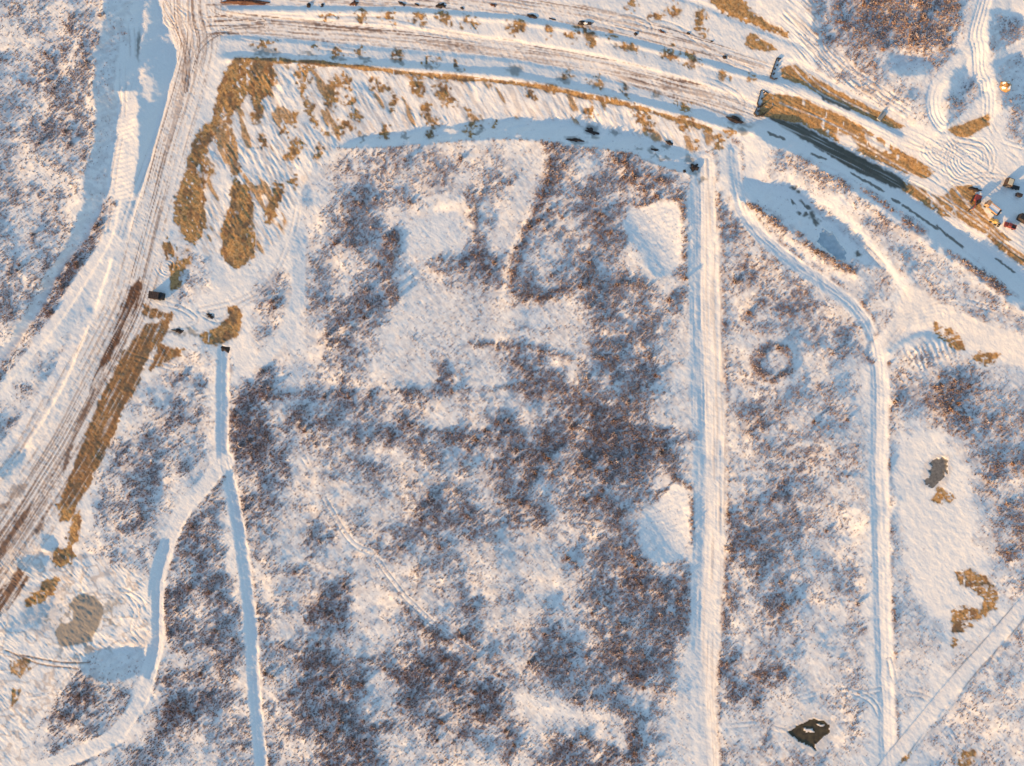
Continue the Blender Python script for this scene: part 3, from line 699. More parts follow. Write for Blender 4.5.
SLOPE = .20
LT = SLOPE * np.clip(L, -2, 2)
Hh = relief(LT)
for _ in range(4):                                       # press the marked banks and cuts closer to the slope they were given
    ddy, ddx = np.gradient(Hh, MPP)
    Hh += relief((LT - (ddx * math.cos(aa) - ddy * math.sin(aa))) * sstep(.45, .9, np.abs(L)))
drift = noise(cu / 9, cv / 2.4, 193) * .6 + noise(cv / 7 + 9, cu / 2.6, 194) * .4
calm = 1 - .35 * np.maximum(hol, NB)
Hh += fine * .55 + calm * (.16 * (fbm(PX / 5, PY / 5, 200, 3) - .5) + .13 * (drift - .5) + .07 * (rng.random(SH).astype(np.float32) - .5))
soilish = np.clip(soil + mud + grey + gravel, 0, 1)
Hh += soilish * .22 * (fbm(PX / 3, PY / 3, 205, 2) - .5) - soilish * .05
flat = np.maximum(pit, np.maximum(pool2, icep))
for m, r0 in ((pit, 8), (pool2, 9), (icep, 14)):
    lv = np.median(Hh[m > .5]) - (.25 if r0 != 14 else .1)
    Hh += (lv - Hh) * np.clip(m * 1.0, 0, 1)
edge = np.minimum(np.minimum(PX + MG, W + MG - PX), np.minimum(PY + MG, H + MG - PY))
Hh *= sstep(0, 40, edge)
print("relief", Hh.min(), Hh.max(), np.percentile(Hh, [1, 50, 99]))
veg = np.clip(veg, 0, 1) * (1 - np.clip(soilish * 1.3, 0, 1)) * (1 - flat)

WXm = (PX - 512) * MPP
WYm = (383 - PY) * MPP

# ------------------------------------------------------------------ materials
def new_mat(name):
    m = bpy.data.materials.new(name); m.use_nodes = True
    t = m.node_tree; b = t.nodes["Principled BSDF"]
    b.inputs["Roughness"].default_value = .85
    b.inputs["Specular IOR Level"].default_value = .2
    return m, t, b


def N(t, kind, **kw):
    n = t.nodes.new(kind)
    for k, v in kw.items():
        setattr(n, k, v)
    return n


def mixc(t, fac, a, b):
    n = t.nodes.new("ShaderNodeMix"); n.data_type = 'RGBA'
    for sock, v in ((n.inputs[0], fac), (n.inputs[6], a), (n.inputs[7], b)):
        if hasattr(v, "is_output"):
            t.links.new(v, sock)
        elif isinstance(v, (int, float)):
            sock.default_value = v
        else:
            sock.default_value = (*v, 1)
    return n.outputs[2]


def ramp(t, src, p0, p1):
    n = t.nodes.new("ShaderNodeMapRange")
    n.inputs[1].default_value = p0; n.inputs[2].default_value = p1
    t.links.new(src, n.inputs[0]); return n.outputs[0]


def noise_node(t, vec, scale, detail=4, rough=.6):
    n = t.nodes.new("ShaderNodeTexNoise"); n.inputs["Scale"].default_value = scale
    n.inputs["Detail"].default_value = detail; n.inputs["Roughness"].default_value = rough
    t.links.new(vec, n.inputs["Vector"]); return n.outputs["Fac"]


def ground_material():
    m, t, b = new_mat("snowy_ground")
    geo = N(t, "ShaderNodeNewGeometry").outputs["Position"]
    c1 = N(t, "ShaderNodeAttribute", attribute_name="cover_a"); c2 = N(t, "ShaderNodeAttribute", attribute_name="cover_b")
    s1 = N(t, "ShaderNodeSeparateColor"); s2 = N(t, "ShaderNodeSeparateColor")
    t.links.new(c1.outputs["Color"], s1.inputs[0]); t.links.new(c2.outputs["Color"], s2.inputs[0])
    n_big = noise_node(t, geo, .08, 3); n_mid = noise_node(t, geo, .6, 4); n_fine = noise_node(t, geo, 2.4, 3)
    snow = mixc(t, n_big, (.89, .865, .80), (.84, .815, .76))
    snow = mixc(t, ramp(t, n_fine, .45, .8), snow, (.79, .75, .71))
    lit = mixc(t, n_mid, (.27, .205, .19), (.46, .395, .38))
    col = mixc(t, s2.outputs[0], snow, lit)                                     # brush litter poking through
    col = mixc(t, s2.outputs[1], col, (.33, .22, .16))                          # dirtied wheel ruts
    soilc = mixc(t, n_mid, (.33, .165, .050), (.60, .36, .15))
    n_spk = noise_node(t, geo, 1.1, 6, .75)
    soilc = mixc(t, ramp(t, n_spk, .50, .66), soilc, (.17, .092, .042))
    soilc = mixc(t, ramp(t, n_spk, .44, .30), soilc, (.62, .46, .30))
    col = mixc(t, s1.outputs[0], col, soilc)
    col = mixc(t, s1.outputs[1], col, mixc(t, n_mid, (.10, .052, .034), (.19, .10, .06)))
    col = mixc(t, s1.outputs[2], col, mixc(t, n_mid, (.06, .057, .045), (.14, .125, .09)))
    col = mixc(t, s2.outputs[2], col, mixc(t, n_fine, (.27, .22, .17), (.40, .34, .27)))
    t.links.new(col, b.inputs["Base Color"])
    bp = N(t, "ShaderNodeBump"); bp.inputs["Strength"].default_value = .5; bp.inputs["Distance"].default_value = .12
    t.links.new(n_fine, bp.inputs["Height"]); t.links.new(bp.outputs[0], b.inputs["Normal"])
    return m


def simple_mat(name, c0, c1, scale=3.0, rough=.8, spec=.2, bump=0.0, metal=0):
    m, t, b = new_mat(name)
    co = N(t, "ShaderNodeTexCoord").outputs["Object"]
    n = noise_node(t, co, scale)
    t.links.new(mixc(t, ramp(t, n, .35, .65), c0, c1), b.inputs["Base Color"])
    b.inputs["Roughness"].default_value = rough; b.inputs["Specular IOR Level"].default_value = spec; b.inputs["Metallic"].default_value = metal
    if bump:
        bp = N(t, "ShaderNodeBump"); bp.inputs["Strength"].default_value = .6; bp.inputs["Distance"].default_value = bump
        t.links.new(n, bp.inputs["Height"]); t.links.new(bp.outputs[0], b.inputs["Normal"])
    return m


MAT_G = ground_material()
MAT_ICE = simple_mat("pond_ice", (.36, .42, .44), (.50, .55, .56), .5, .35, .4)
MAT_PIT = simple_mat("dark_pond_water", (.045, .033, .018), (.095, .070, .034), .6, .5, .3)
MAT_POOL = simple_mat("grey_meltwater", (.13, .115, .095), (.24, .21, .175), .8, .5, .3)

# ------------------------------------------------------------------ terrain objects (one sheet, cut into the ground, the roads and the ponds)
gy, gx = np.gradient(Hh, MPP)
nrm = np.dstack([-gx, gy, np.ones_like(Hh)]); nrm /= np.linalg.norm(nrm, axis=2, keepdims=True)
mott = fbm(PX / 15 + .6 * WX, PY / 15 + .6 * WY, 311, 4, .6) * .75 + fbm(PX / 34, PY / 34, 312, 2) * .25
mott = .5 + (sstep(.30, .70, mott) - .5) * .75
vegp = np.clip(veg + (mott - .5) * 1.08 * np.sqrt(np.clip(veg * (1 - veg), 0, 1)) * sstep(.02, .15, veg), 0, 1)
vegp = vegp * .8 + .2 * sstep(.10, .85, vegp)
field = sstep(.015, .10, veg)
vegp = np.clip(vegp + .07 * field, 0, 1)
lf = fbm(cu / 7, cv / 2.2, 300, 3) * .5 + fbm(PX / 3.2, PY / 3.2, 301, 2) * .5
litter = np.clip(field * .30 + .90 * vegp, 0, 1) * (.25 + .75 * sstep(.36, .62, lf)) * (1 - .55 * frost)
ones = np.ones(SH, np.float32)
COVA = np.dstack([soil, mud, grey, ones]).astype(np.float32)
COVB = np.dstack([litter * .95, dirt, gravel, ones]).astype(np.float32)


def mesh_from(name, verts, faces_flat, nloop, mat, colors=None, normals=None, smooth=True):
    me = bpy.data.meshes.new(name)
    nv = len(verts); nf = len(faces_flat) // nloop
    me.vertices.add(nv); me.vertices.foreach_set("co", np.asarray(verts, np.float32).ravel())
    me.loops.add(nf * nloop); me.loops.foreach_set("vertex_index", np.asarray(faces_flat, np.int32))
    me.polygons.add(nf)
    me.polygons.foreach_set("loop_start", np.arange(0, nf * nloop, nloop, dtype=np.int32))
    me.polygons.foreach_set("loop_total", np.full(nf, nloop, np.int32))
    me.update(calc_edges=True)
    me.polygons.foreach_set("use_smooth", np.full(nf, smooth))
    for k, v in (colors or {}).items():
        at = me.attributes.new(k, 'FLOAT_COLOR', 'POINT')
        at.data.foreach_set("color", np.asarray(v, np.float32).ravel())
    if normals is not None:
        try:
            at = me.attributes.new("custom_normal", 'FLOAT_VECTOR', 'POINT')
            at.data.foreach_set("vector", np.asarray(normals, np.float32).ravel())
        except Exception as ex:
            print("no custom normals", ex)
    me.materials.append(mat)
    return me


def add(name, me, parent=None, **props):
    o = bpy.data.objects.new(name, me); C.objects.link(o)
    if parent: o.parent = parent
    for k, v in props.items():
        o[k] = v
    return o


rows, cols = SH
vid = np.arange(rows * cols, dtype=np.int32).reshape(rows, cols)
quad = np.stack([vid[:-1, :-1], vid[1:, :-1], vid[1:, 1:], vid[:-1, 1:]], -1).reshape(-1, 4)
reg = region[:-1, :-1].reshape(-1)
V3 = np.stack([WXm, WYm, Hh], -1).reshape(-1, 3); N3 = nrm.reshape(-1, 3)
CA = COVA.reshape(-1, 4); CB = COVB.reshape(-1, 4)
SETTING = {0: ("ground", MAT_G), 1: ("haul_road", MAT_G), 2: ("snow_path", MAT_G), 3: ("road", MAT_G), 4: ("road", MAT_G), 5: ("highway_bed", MAT_G), 6: ("snow_path", MAT_G),
           7: ("snow_road", MAT_G), 8: ("pond_water", MAT_PIT), 9: ("meltwater", MAT_POOL), 10: ("snow_path", MAT_G), 11: ("snow_path", MAT_G), 12: ("snow_path", MAT_G), 13: ("snow_path", MAT_G), 14: ("pond_ice", MAT_ICE)}
for rid, (nm, mt) in SETTING.items():
    f = quad[reg == rid]
    if not len(f):
        continue
    used, inv = np.unique(f.ravel(), return_inverse=True)
    me = mesh_from(nm, V3[used], inv.astype(np.int32), 4, mt, {"cover_a": CA[used], "cover_b": CB[used]}, N3[used])
    add(nm, me, kind="structure")
# snow plain reaching the horizon round the modelled ground
x0, x1 = WXm[0, 0], WXm[0, -1]; y1, y0 = WYm[0, 0], WYm[-1, 0]; B = 6000.0
rv = [(x0, y0, 0), (x1, y0, 0), (x1, y1, 0), (x0, y1, 0), (-B, -B, 0), (B, -B, 0), (B, B, 0), (-B, B, 0)]
rf = [4, 5, 1, 0, 5, 6, 2, 1, 6, 7, 3, 2, 7, 4, 0, 3]
zc = np.tile(np.array([0, 0, 0, 1], np.float32), (8, 1)); zl = np.tile(np.array([.35, 0, 0, 1], np.float32), (8, 1))
add("snow_plain", mesh_from("snow_plain", rv, rf, 4, MAT_G, {"cover_a": zc, "cover_b": zl}, None, False), kind="structure")

# ------------------------------------------------------------------ brush
def brush_material():
    m, t, b = new_mat("bare_frosted_twigs")
    c = N(t, "ShaderNodeAttribute", attribute_name="twig")
    geo = N(t, "ShaderNodeNewGeometry").outputs["Position"]
    n = noise_node(t, geo, 1.5, 2)
    s = N(t, "ShaderNodeSeparateColor"); t.links.new(c.outputs["Color"], s.inputs[0])
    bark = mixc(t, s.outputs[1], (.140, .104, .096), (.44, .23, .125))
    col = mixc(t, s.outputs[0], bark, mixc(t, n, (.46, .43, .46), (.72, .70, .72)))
    t.links.new(col, b.inputs["Base Color"])
    return m
MAT_B = brush_material()


def twigs(n, R, Hs, rnd, frosty, hue):
    """n tapered, slightly bent twigs spreading from the ground; n x 5 verts, n x 3 triangles (local metres)."""
    az = rnd.uniform(0, 2 * math.pi, n); tilt = rnd.uniform(.15, 1.0, n)
    r0 = R * .25 * rnd.random(n)
    base = np.stack([np.cos(az + 1) * r0, np.sin(az + 1) * r0, np.zeros(n)], -1)
    ln = rnd.uniform(.55, 1.0, n)
    tip = np.stack([np.cos(az) * R * tilt, np.sin(az) * R * tilt, Hs * ln * (1.05 - .45 * tilt)], -1)
    mid = base * .45 + tip * .55 + np.stack([rnd.normal(0, .12, n) * R, rnd.normal(0, .12, n) * R, .12 * Hs * ln], -1)
    tip = tip + base
    sa = rnd.uniform(0, math.pi, n); w = rnd.uniform(.07, .15, n) * (R / 1.0) ** .5
    side = np.stack([np.cos(sa), np.sin(sa), rnd.normal(0, .4, n)], -1) * w[:, None]
    v = np.stack([base - side * .8, base + side * .8, mid + side, mid - side, tip], 1)
    fr = np.clip(frosty + rnd.normal(0, .25, n), 0, 1)
    hu = np.clip(hue + rnd.normal(0, .25, n), 0, 1)
    col = np.zeros((n, 5, 4), np.float32); col[..., 3] = 1
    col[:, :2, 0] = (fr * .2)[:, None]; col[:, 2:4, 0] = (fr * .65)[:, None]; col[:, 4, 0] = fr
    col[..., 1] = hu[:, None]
    return v.astype(np.float32), col


TRI = np.array([0, 1, 2, 0, 2, 3, 3, 2, 4], np.int32)


def pack(vs, cs):
    v = np.concatenate(vs); c = np.concatenate(cs)
    n = len(v)
    f = (np.arange(n, dtype=np.int32)[:, None] * 5 + TRI[None]).ravel()
    return v.reshape(-1, 3), f, c.reshape(-1, 4)


clump = fbm(PX / 6, PY / 6, 310, 3)
prob = np.clip(vegp * (clump * 2.0 - .05), 0, .85) ** 1.05 * .44 * (1 - .35 * np.clip(frost - .6, 0, .4) / .4)
pick = rng.random(SH) < prob
iy, ix = np.nonzero(pick)
print("shrubs", len(iy))
# biggest ones become individuals
inside = (ix > MG + 4) & (ix < MG + W - 4) & (iy > MG + 4) & (iy < MG + H - 4)
size = rng.uniform(.55, 1.2, len(iy)) * (.45 + .55 * vegp[iy, ix])
size *= 1 + .9 * (rng.random(len(iy)) > .985) * (vegp[iy, ix] > .15)
tall = size * (.45 + .75 * vegp[iy, ix] ** 1.5)
big = np.zeros(len(iy), bool)
cand = np.nonzero(inside)[0]
order = cand[np.argsort(-size[cand])]
NBIG = 290
big[order[:NBIG]] = True
# variants for the mass
NVAR = 40
var = []
for k in range(NVAR):
    r = np.random.default_rng(500 + k)
    var.append(twigs(int(r.integers(7, 11)), 1.0, 1.0, r, .0, .0))
vs, cs = [], []
rest = np.nonzero(~big)[0]
kv = rng.integers(0, NVAR, len(iy)); rz = rng.uniform(0, 2 * math.pi, len(iy))
fro = np.clip(frost[iy, ix] * .65 + rng.normal(.26, .22, len(iy)), 0, 1)
hue = np.clip(rng.normal(.45, .22, len(iy)), 0, 1)
for k in range(NVAR):
    sel = rest[kv[rest] == k]
    v, c = var[k]
    ca, sa = np.cos(rz[sel]), np.sin(rz[sel]); s = size[sel]
    x = v[None, :, :, 0] * ca[:, None, None] - v[None, :, :, 1] * sa[:, None, None]
    y = v[None, :, :, 0] * sa[:, None, None] + v[None, :, :, 1] * ca[:, None, None]
    P = np.stack([x * (.82 * s)[:, None, None] + WXm[iy[sel], ix[sel]][:, None, None], y * (.82 * s)[:, None, None] + WYm[iy[sel], ix[sel]][:, None, None],
                  v[None, :, :, 2] * (1.15 * tall[sel])[:, None, None] + Hh[iy[sel], ix[sel]][:, None, None] - .05], -1)
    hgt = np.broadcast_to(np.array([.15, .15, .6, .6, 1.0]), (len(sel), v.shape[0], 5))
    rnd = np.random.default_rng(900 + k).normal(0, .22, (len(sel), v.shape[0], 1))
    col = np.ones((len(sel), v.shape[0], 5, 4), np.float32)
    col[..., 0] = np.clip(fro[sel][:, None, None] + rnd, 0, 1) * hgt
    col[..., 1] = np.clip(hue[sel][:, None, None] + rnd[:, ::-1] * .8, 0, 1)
    vs.append(P.reshape(-1, 5, 3).astype(np.float32)); cs.append(col.reshape(-1, 5, 4))
v, f, c = pack(vs, cs)
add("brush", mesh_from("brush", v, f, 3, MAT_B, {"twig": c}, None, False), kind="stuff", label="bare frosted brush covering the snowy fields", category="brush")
print("brush tris", len(f) // 3)

# individual shrubs: prototypes copied with shared meshes
protos = []
for k in range(8):
    r = np.random.default_rng(40 + k)
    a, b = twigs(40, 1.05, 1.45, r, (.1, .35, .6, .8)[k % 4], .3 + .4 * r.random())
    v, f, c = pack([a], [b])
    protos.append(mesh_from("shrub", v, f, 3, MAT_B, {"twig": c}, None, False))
STANDS = [((50, 90), "the frosted thicket in the top left corner"), ((50, 250), "the frosted slope west of the curved haul road"), ((870, 30), "the brown thicket in the top right corner"),
          ((1005, 110), "the lumpy ground beside the top right tracks"), ((350, 200), "the brush at the north west of the big field"), ((450, 260), "the open north middle of the big field"),
          ((580, 220), "the dense stand enclosed by the curved dark edge"), ((620, 330), "the dense brown stand left of the straight road"), ((280, 440), "the dark stand right of the narrow blue path"),
          ((450, 440), "the long dark belt across the big field"), ((600, 450), "the thick brush above the oval clearing"), ((130, 450), "the brush between haul road and narrow path"),
          ((200, 560), "the wedge of brush between the two forking paths"), ((200, 680), "the dark thicket between the two southern paths"), ((90, 710), "the brown patch inside the curving lower left path"),
          ((320, 640), "the dark stand at the lower left of the field"), ((460, 690), "the brown stand at the bottom of the field"), ((440, 540), "the frosted brush south of the dark belt"),
          ((620, 650), "the large thicket left of the straight road's south end"), ((590, 750), "the round thicket on the bottom edge"), ((760, 290), "the brush right of the straight road's north end"),
          ((770, 360), "the small round thicket beside the straight road"), ((770, 520), "the brush right of the straight road's middle"), ((760, 670), "the brush right of the straight road's south end"),
          ((840, 450), "the pale strip left of the eastern track"), ((950, 400), "the dark stand on the right above the brown pool"), ((1000, 500), "the stand along the right edge"),
          ((930, 240), "the fringe south of the highway"), ((840, 200), "the hollow with the frozen pond"), ((980, 700), "the pale ground right of the slanting track"), ((850, 690), "the pale ground around the dark pond")]
SC_ = np.array([s[0] for s in STANDS], float)
for n_, i in enumerate(order[:NBIG]):
    px_, py_ = ix[i] - MG, iy[i] - MG
    st = STANDS[int(np.argmin(((SC_ - (px_, py_)) ** 2).sum(1)))][1]
    fz = fro[i]
    kk = int(np.clip(fz * 4, 0, 3)) + 4 * (n_ % 2)
    o = add("shrub", protos[kk])
    o.location = (WXm[iy[i], ix[i]], WYm[iy[i], ix[i]], Hh[iy[i], ix[i]] - .05)
    o.rotation_euler = (0, 0, rz[i])
    s_ = size[i] / 1.2
    o.scale = (s_, s_, s_)
    o["label"] = ("white frosted" if kk % 4 >= 2 else "dark brown leafless") + " shrub in " + st
    o["category"] = "shrub"; o["group"] = ("frosted" if kk % 4 >= 2 else "dark") + " shrubs in " + st

# ------------------------------------------------------------------ things standing about the site
import bmesh


def gz(px_, py_):
    return float(Hh[int(round(py_ + MG)), int(round(px_ + MG))])


def gpos(px_, py_, dz=0.0):
    return ((px_ - 512) * MPP, (383 - py_) * MPP, gz(px_, py_) + dz)


MAT_DARK = simple_mat("dark_wet_earth", (.030, .024, .022), (.075, .055, .045), .9, .9, .15, .15)
MAT_RUST = simple_mat("reddish_earth", (.085, .040, .028), (.17, .09, .06), .9, .9, .15, .15)
MAT_CLAY = simple_mat("ochre_earth", (.34, .17, .06), (.58, .36, .16), .7, .9, .15, .2)
MAT_SNOW = simple_mat("settled_snow", (.90, .86, .80), (.84, .80, .75), 1.5, .9, .2, .06)
MAT_BROWN = simple_mat("dark_brown_paint", (.050, .030, .022), (.085, .052, .038), 1.2, .6, .3)
MAT_BLACK = simple_mat("black_rubber_and_steel", (.018, .018, .019), (.04, .04, .04), 2, .7, .3)
MAT_CREAM = simple_mat("cream_sheet_roof", (.55, .46, .30), (.66, .57, .40), 1.2, .6, .3)
MAT_RED = simple_mat("dull_red_paint", (.16, .03, .028), (.26, .055, .045), 1.5, .5, .4)
MAT_YEL = simple_mat("yellow_machine_paint", (.38, .25, .08), (.50, .35, .13), 1.5, .5, .4)
MAT_TAN = simple_mat("orange_brown_paint", (.34, .19, .10), (.46, .28, .16), 1.5, .5, .4)
MAT_GLASS = simple_mat("dark_cab_glass", (.02, .025, .03), (.035, .04, .045), 1, .15, .5)
MAT_CONC = simple_mat("weathered_concrete", (.24, .25, .24), (.36, .37, .35), 1, .85, .2)
MAT_STEEL = simple_mat("dark_sheet_piling", (.030, .024, .022), (.065, .05, .045), 2, .7, .3)


def ob(name, bm, mat, parent=None, loc=None, rz=0.0, smooth=False):
    me = bpy.data.meshes.new(name); bm.to_mesh(me); bm.free()
    me.materials.append(mat)
    if smooth:
        me.polygons.foreach_set("use_smooth", np.full(len(me.polygons), True))
    o = bpy.data.objects.new(name, me); C.objects.link(o)
    if parent: o.parent = parent
    if loc is not None: o.location = loc
    o.rotation_euler = (0, 0, rz)
    return o


def add_box(bm, c, d, rz=0.0, bev=.05, ry=0.0):
    r = bmesh.ops.create_cube(bm, size=1.0)
    vs_ = r["verts"]
    bmesh.ops.scale(bm, vec=d, verts=vs_)
    if bev:
        es = list({e for v in vs_ for e in v.link_edges})
        rb = bmesh.ops.bevel(bm, geom=es, offset=min(bev, min(d) * .3), segments=1, affect='EDGES')
        vs_ = list({v for f in rb["faces"] for v in f.verts} | {v for v in vs_ if v.is_valid})
    from mathutils import Matrix
    bmesh.ops.transform(bm, matrix=Matrix.Translation(c) @ Matrix.Rotation(rz, 4, 'Z') @ Matrix.Rotation(ry, 4, 'Y'), verts=vs_)


def boxes(name, lst, mat, parent, bev=.05):
    bm = bmesh.new()
    for b in lst:
        add_box(bm, b[0], b[1], b[2] if len(b) > 2 else 0.0, bev, b[3] if len(b) > 3 else 0.0)
    return ob(name, bm, mat, parent)


def wheel(parent, x, y, r=.45, w=.32):
    from mathutils import Matrix
    bm = bmesh.new()
    bmesh.ops.create_cone(bm, cap_ends=True, segments=18, radius1=r, radius2=r, depth=w, matrix=Matrix.Translation((x, y, r)) @ Matrix.Rotation(math.pi / 2, 4, 'X'))
    return ob("wheel", bm, MAT_BLACK, parent)


def thing(name, px_, py_, deg, label, cat, group=None):
    """deg: heading in the picture, 0 = to the right, positive = turned towards the bottom of the picture."""
    o = bpy.data.objects.new(name, None); C.objects.link(o)
    o.location = gpos(px_, py_, -.03); o.rotation_euler = (0, 0, -math.radians(deg))
    o["label"] = label; o["category"] = cat
    if group: o["group"] = group
    return o


def heap(name, px_, py_, rx, ry, h, deg, mat, label, cat, seed, group=None, snow=0.0, spiky=.35):
    """an irregular lump: outline and height broken by noise, closed underneath."""
    na, nr = 40, 10
    r = np.random.default_rng(seed)
    an = np.arange(na) / na * 2 * math.pi
    ph = r.uniform(0, 6.28, 6); am = r.uniform(.3, 1, 6)
    out = 1 + spiky * sum(am[k] * np.sin((k + 2) * an + ph[k]) for k in range(6)) / 2.6
    vs_ = [(0, 0, h * .95)]; fs_ = []
    for j in range(1, nr + 1):
        t = j / nr
        for i in range(na):
            rr = t * out[i]
            z = h * (1 - t ** 1.7) * (1 + .35 * math.sin(5 * t + 3 * an[i] + ph[0]) * t) + r.normal(0, .07 * h) * (1 - t)
            if j == nr: z = -.5
            vs_.append((rx * rr * math.cos(an[i]) + r.normal(0, .03 * rx), ry * rr * math.sin(an[i]) + r.normal(0, .03 * ry), z))
    for i in range(na):
        fs_.append((0, 1 + i, 1 + (i + 1) % na))
    for j in range(nr - 1):
        for i in range(na):
            a = 1 + j * na + i; b = 1 + j * na + (i + 1) % na
            fs_.append((a, a + na, b + na, b))
    fs_.append(tuple(1 + (nr - 1) * na + i for i in range(na - 1, -1, -1)))
    me = bpy.data.meshes.new(name); me.from_pydata(vs_, [], fs_); me.update()
    me.polygons.foreach_set("use_smooth", np.full(len(me.polygons), True))
    me.materials.append(mat)
    if snow:
        me.materials.append(MAT_SNOW)
        for p in me.polygons:
            c_ = p.center
            if c_.z > h * .45 and (math.sin(c_.x * 2.1 + seed) + math.sin(c_.y * 2.7 + seed * 2)) > 1.2 - 2 * snow:
                p.material_index = 1
    o = bpy.data.objects.new(name, me); C.objects.link(o)
    o.location = gpos(px_, py_); o.rotation_euler = (0, 0, -math.radians(deg))
    o["label"] = label; o["category"] = cat
    if group: o["group"] = group
    return o


M = MPP
HEAPS = [
    ("earth_bank", 246, 1.5, 27, 3.6, 1.6, 3, MAT_RUST, "long dark reddish earth bank on the top edge beside the track junction", "earth bank", .2),
    ("boulder", 308.5, 5, 2.6, 3.2, 1.3, 0, MAT_DARK, "round black boulder beside the top road, right of the long earth bank", "boulder", .15),
    ("earth_clod", 322, 5, 1.6, 3.0, .6, 20, MAT_DARK, "thin dark clod next to the round black boulder", "clod", .5),
    ("earth_heap", 354, 3, 4.2, 3.0, .9, -30, MAT_RUST, "reddish brown earth heap on the top road", "earth heap", .55),
    ("earth_clod", 402, 3.5, 5.0, 1.8, .6, 25, MAT_DARK, "slanting dark clod left of the wedge of black earth", "clod", .4),
    ("earth_clod", 417, 4.5, 2.8, 1.3, .5, 20, MAT_DARK, "small flat clod just left of the wedge of black earth", "clod", .4),
    ("earth_heap", 441, 5.5, 6.2, 3.2, 1.1, 8, MAT_DARK, "wedge of black earth, the biggest dark heap on the left half of the top road", "earth heap", .4),
    ("earth_clod", 462, 8, 2.4, 1.5, .6, 20, MAT_DARK, "small clod right of the wedge of black earth", "clod", .3),
    ("earth_heap", 493, 5, 3.6, 1.8, .6, 5, MAT_RUST, "flat reddish heap between the black heaps of the top road", "earth heap", .4),
    ("earth_heap", 532, 16, 6.6, 2.2, .8, 12, MAT_DARK, "lens shaped black heap at the left end of a pair in the blue ditch", "earth heap", .3),
    ("earth_clod", 553, 18.8, 5.6, 1.2, .5, 18, MAT_DARK, "thin black sliver of earth between two larger black heaps", "clod", .4),
    ("earth_heap", 585, 22.8, 9.4, 2.6, 1.0, 0, MAT_DARK, "pointed black heap with a fleck of snow on its middle", "earth heap", .3),
    ("earth_clod", 636, 33.3, 2.2, 1.9, .8, 0, MAT_DARK, "small round clod alone in the narrow blue ditch", "clod", .3),
    ("earth_clod", 688.5, 33, 2.2, 1.5, .7, 10, MAT_DARK, "small clod on the upper tracked road under the orange soil streak", "clod", .3),
    ("earth_clod", 662, 31, 4.5, 1.4, .4, 25, MAT_RUST, "brown sliver of earth on the upper tracked road", "clod", .4),
    ("earth_clod", 712, 41, 1.7, 1.1, .6, 0, MAT_DARK, "tiny clod on the upper tracked road, nearest the bridge works", "clod", .3),
    ("earth_heap", 725, 56.5, 3.0, 2.2, 1.0, 15, MAT_DARK, "black heap in the ditch left of the upper retaining wall", "earth heap", .4),
    ("earth_heap", 737, 120, 12, 4.0, .9, 22, MAT_DARK, "dark grey wedge of earth at the top end of the straight snow road", "earth heap", .35),
    ("earth_heap", 694, 168, 6.5, 4.2, 1.0, -15, MAT_DARK, "black ragged heap at the corner of the big field", "earth heap", .45),
    ("earth_clod", 684, 172, 2.2, 2.0, .6, 0, MAT_DARK, "small round clod left of the black ragged heap", "clod", .3),
    ("earth_heap", 574, 141, 9, 2.8, .8, 2, MAT_DARK, "long dark heap on the blue bank above the big field", "earth heap", .4),
    ("earth_heap", 592, 131, 7, 3.4, .8, 25, MAT_DARK, "dark grey heap of clods above the long heap of the blue bank", "earth heap", .5),
    ("earth_clod", 655, 150, 5, 2.0, .6, 10, MAT_DARK, "dark clod on the blue bank, left of the paler clod", "clod", .4),
    ("earth_clod", 670, 142, 4, 2.8, .7, 25, MAT_DARK, "dark clod on the blue bank below the small ochre patch", "clod", .4),
    ("debris_heap", 223, 348, 8, 4.2, .8, 25, MAT_DARK, "dark grey heap of debris at the head of the narrow blue path", "debris heap", .4),
    ("debris_heap", 179, 331, 7, 2.6, .7, 5, MAT_DARK, "greenish black heap of debris left of the curved ochre bank", "debris heap", .4),
    ("debris_heap", 210, 316, 4.4, 2.6, .7, 40, MAT_DARK, "small dark heap of debris above the curved ochre bank", "debris heap", .5),
    ("earth_heap", 976, 189, 7, 2.6, .9, 12, MAT_DARK, "dark earth heap between the swirling tracks and the parked machines", "earth heap", .45),
    ("earth_mound", 1003, 88, 7.5, 6.5, 2.2, 0, MAT_CLAY, "round snow capped ochre mound in the top right corner", "earth mound", .2),
]
for q, (nm, x_, y_, rx_, ry_, h_, dg_, mt_, lb_, ct_, sp_) in enumerate(HEAPS):
    heap(nm, x_, y_, rx_ * M * .9, ry_ * M * .9, h_ * (.9 if nm == 'earth_mound' else .5), dg_, mt_, lb_, ct_, 700 + q, snow=(.5 if nm == "earth_mound" else (.12 if "fleck" in lb_ else 0)), spiky=sp_)

# brown box trailer beside the haul road
t = thing("box_trailer", 158.8, 296.3, 8, "dark brown box trailer with a black tail, beside the haul road", "trailer")
boxes("body", [((-.7, 0, 1.35), (4.2, 3.0, 2.1))], MAT_BROWN, t, .08)
boxes("roof", [((-.7, 0, 2.45), (4.1, 2.9, .10))] + [((-2.4 + k * .7, 0, 2.53), (.08, 2.8, .06)) for k in range(6)], MAT_BROWN, t, .02)
boxes("tail_section", [((2.1, 0.05, 1.15), (1.38, 2.8, 1.9))], MAT_BLACK, t, .08)
boxes("drawbar", [((-3.45, 0, .55), (1.35, .22, .16))], MAT_BLACK, t, .03)
for sx in (-1.2, .9):
    for sy in (-1.52, 1.52): wheel(t, sx, sy, .42, .26)

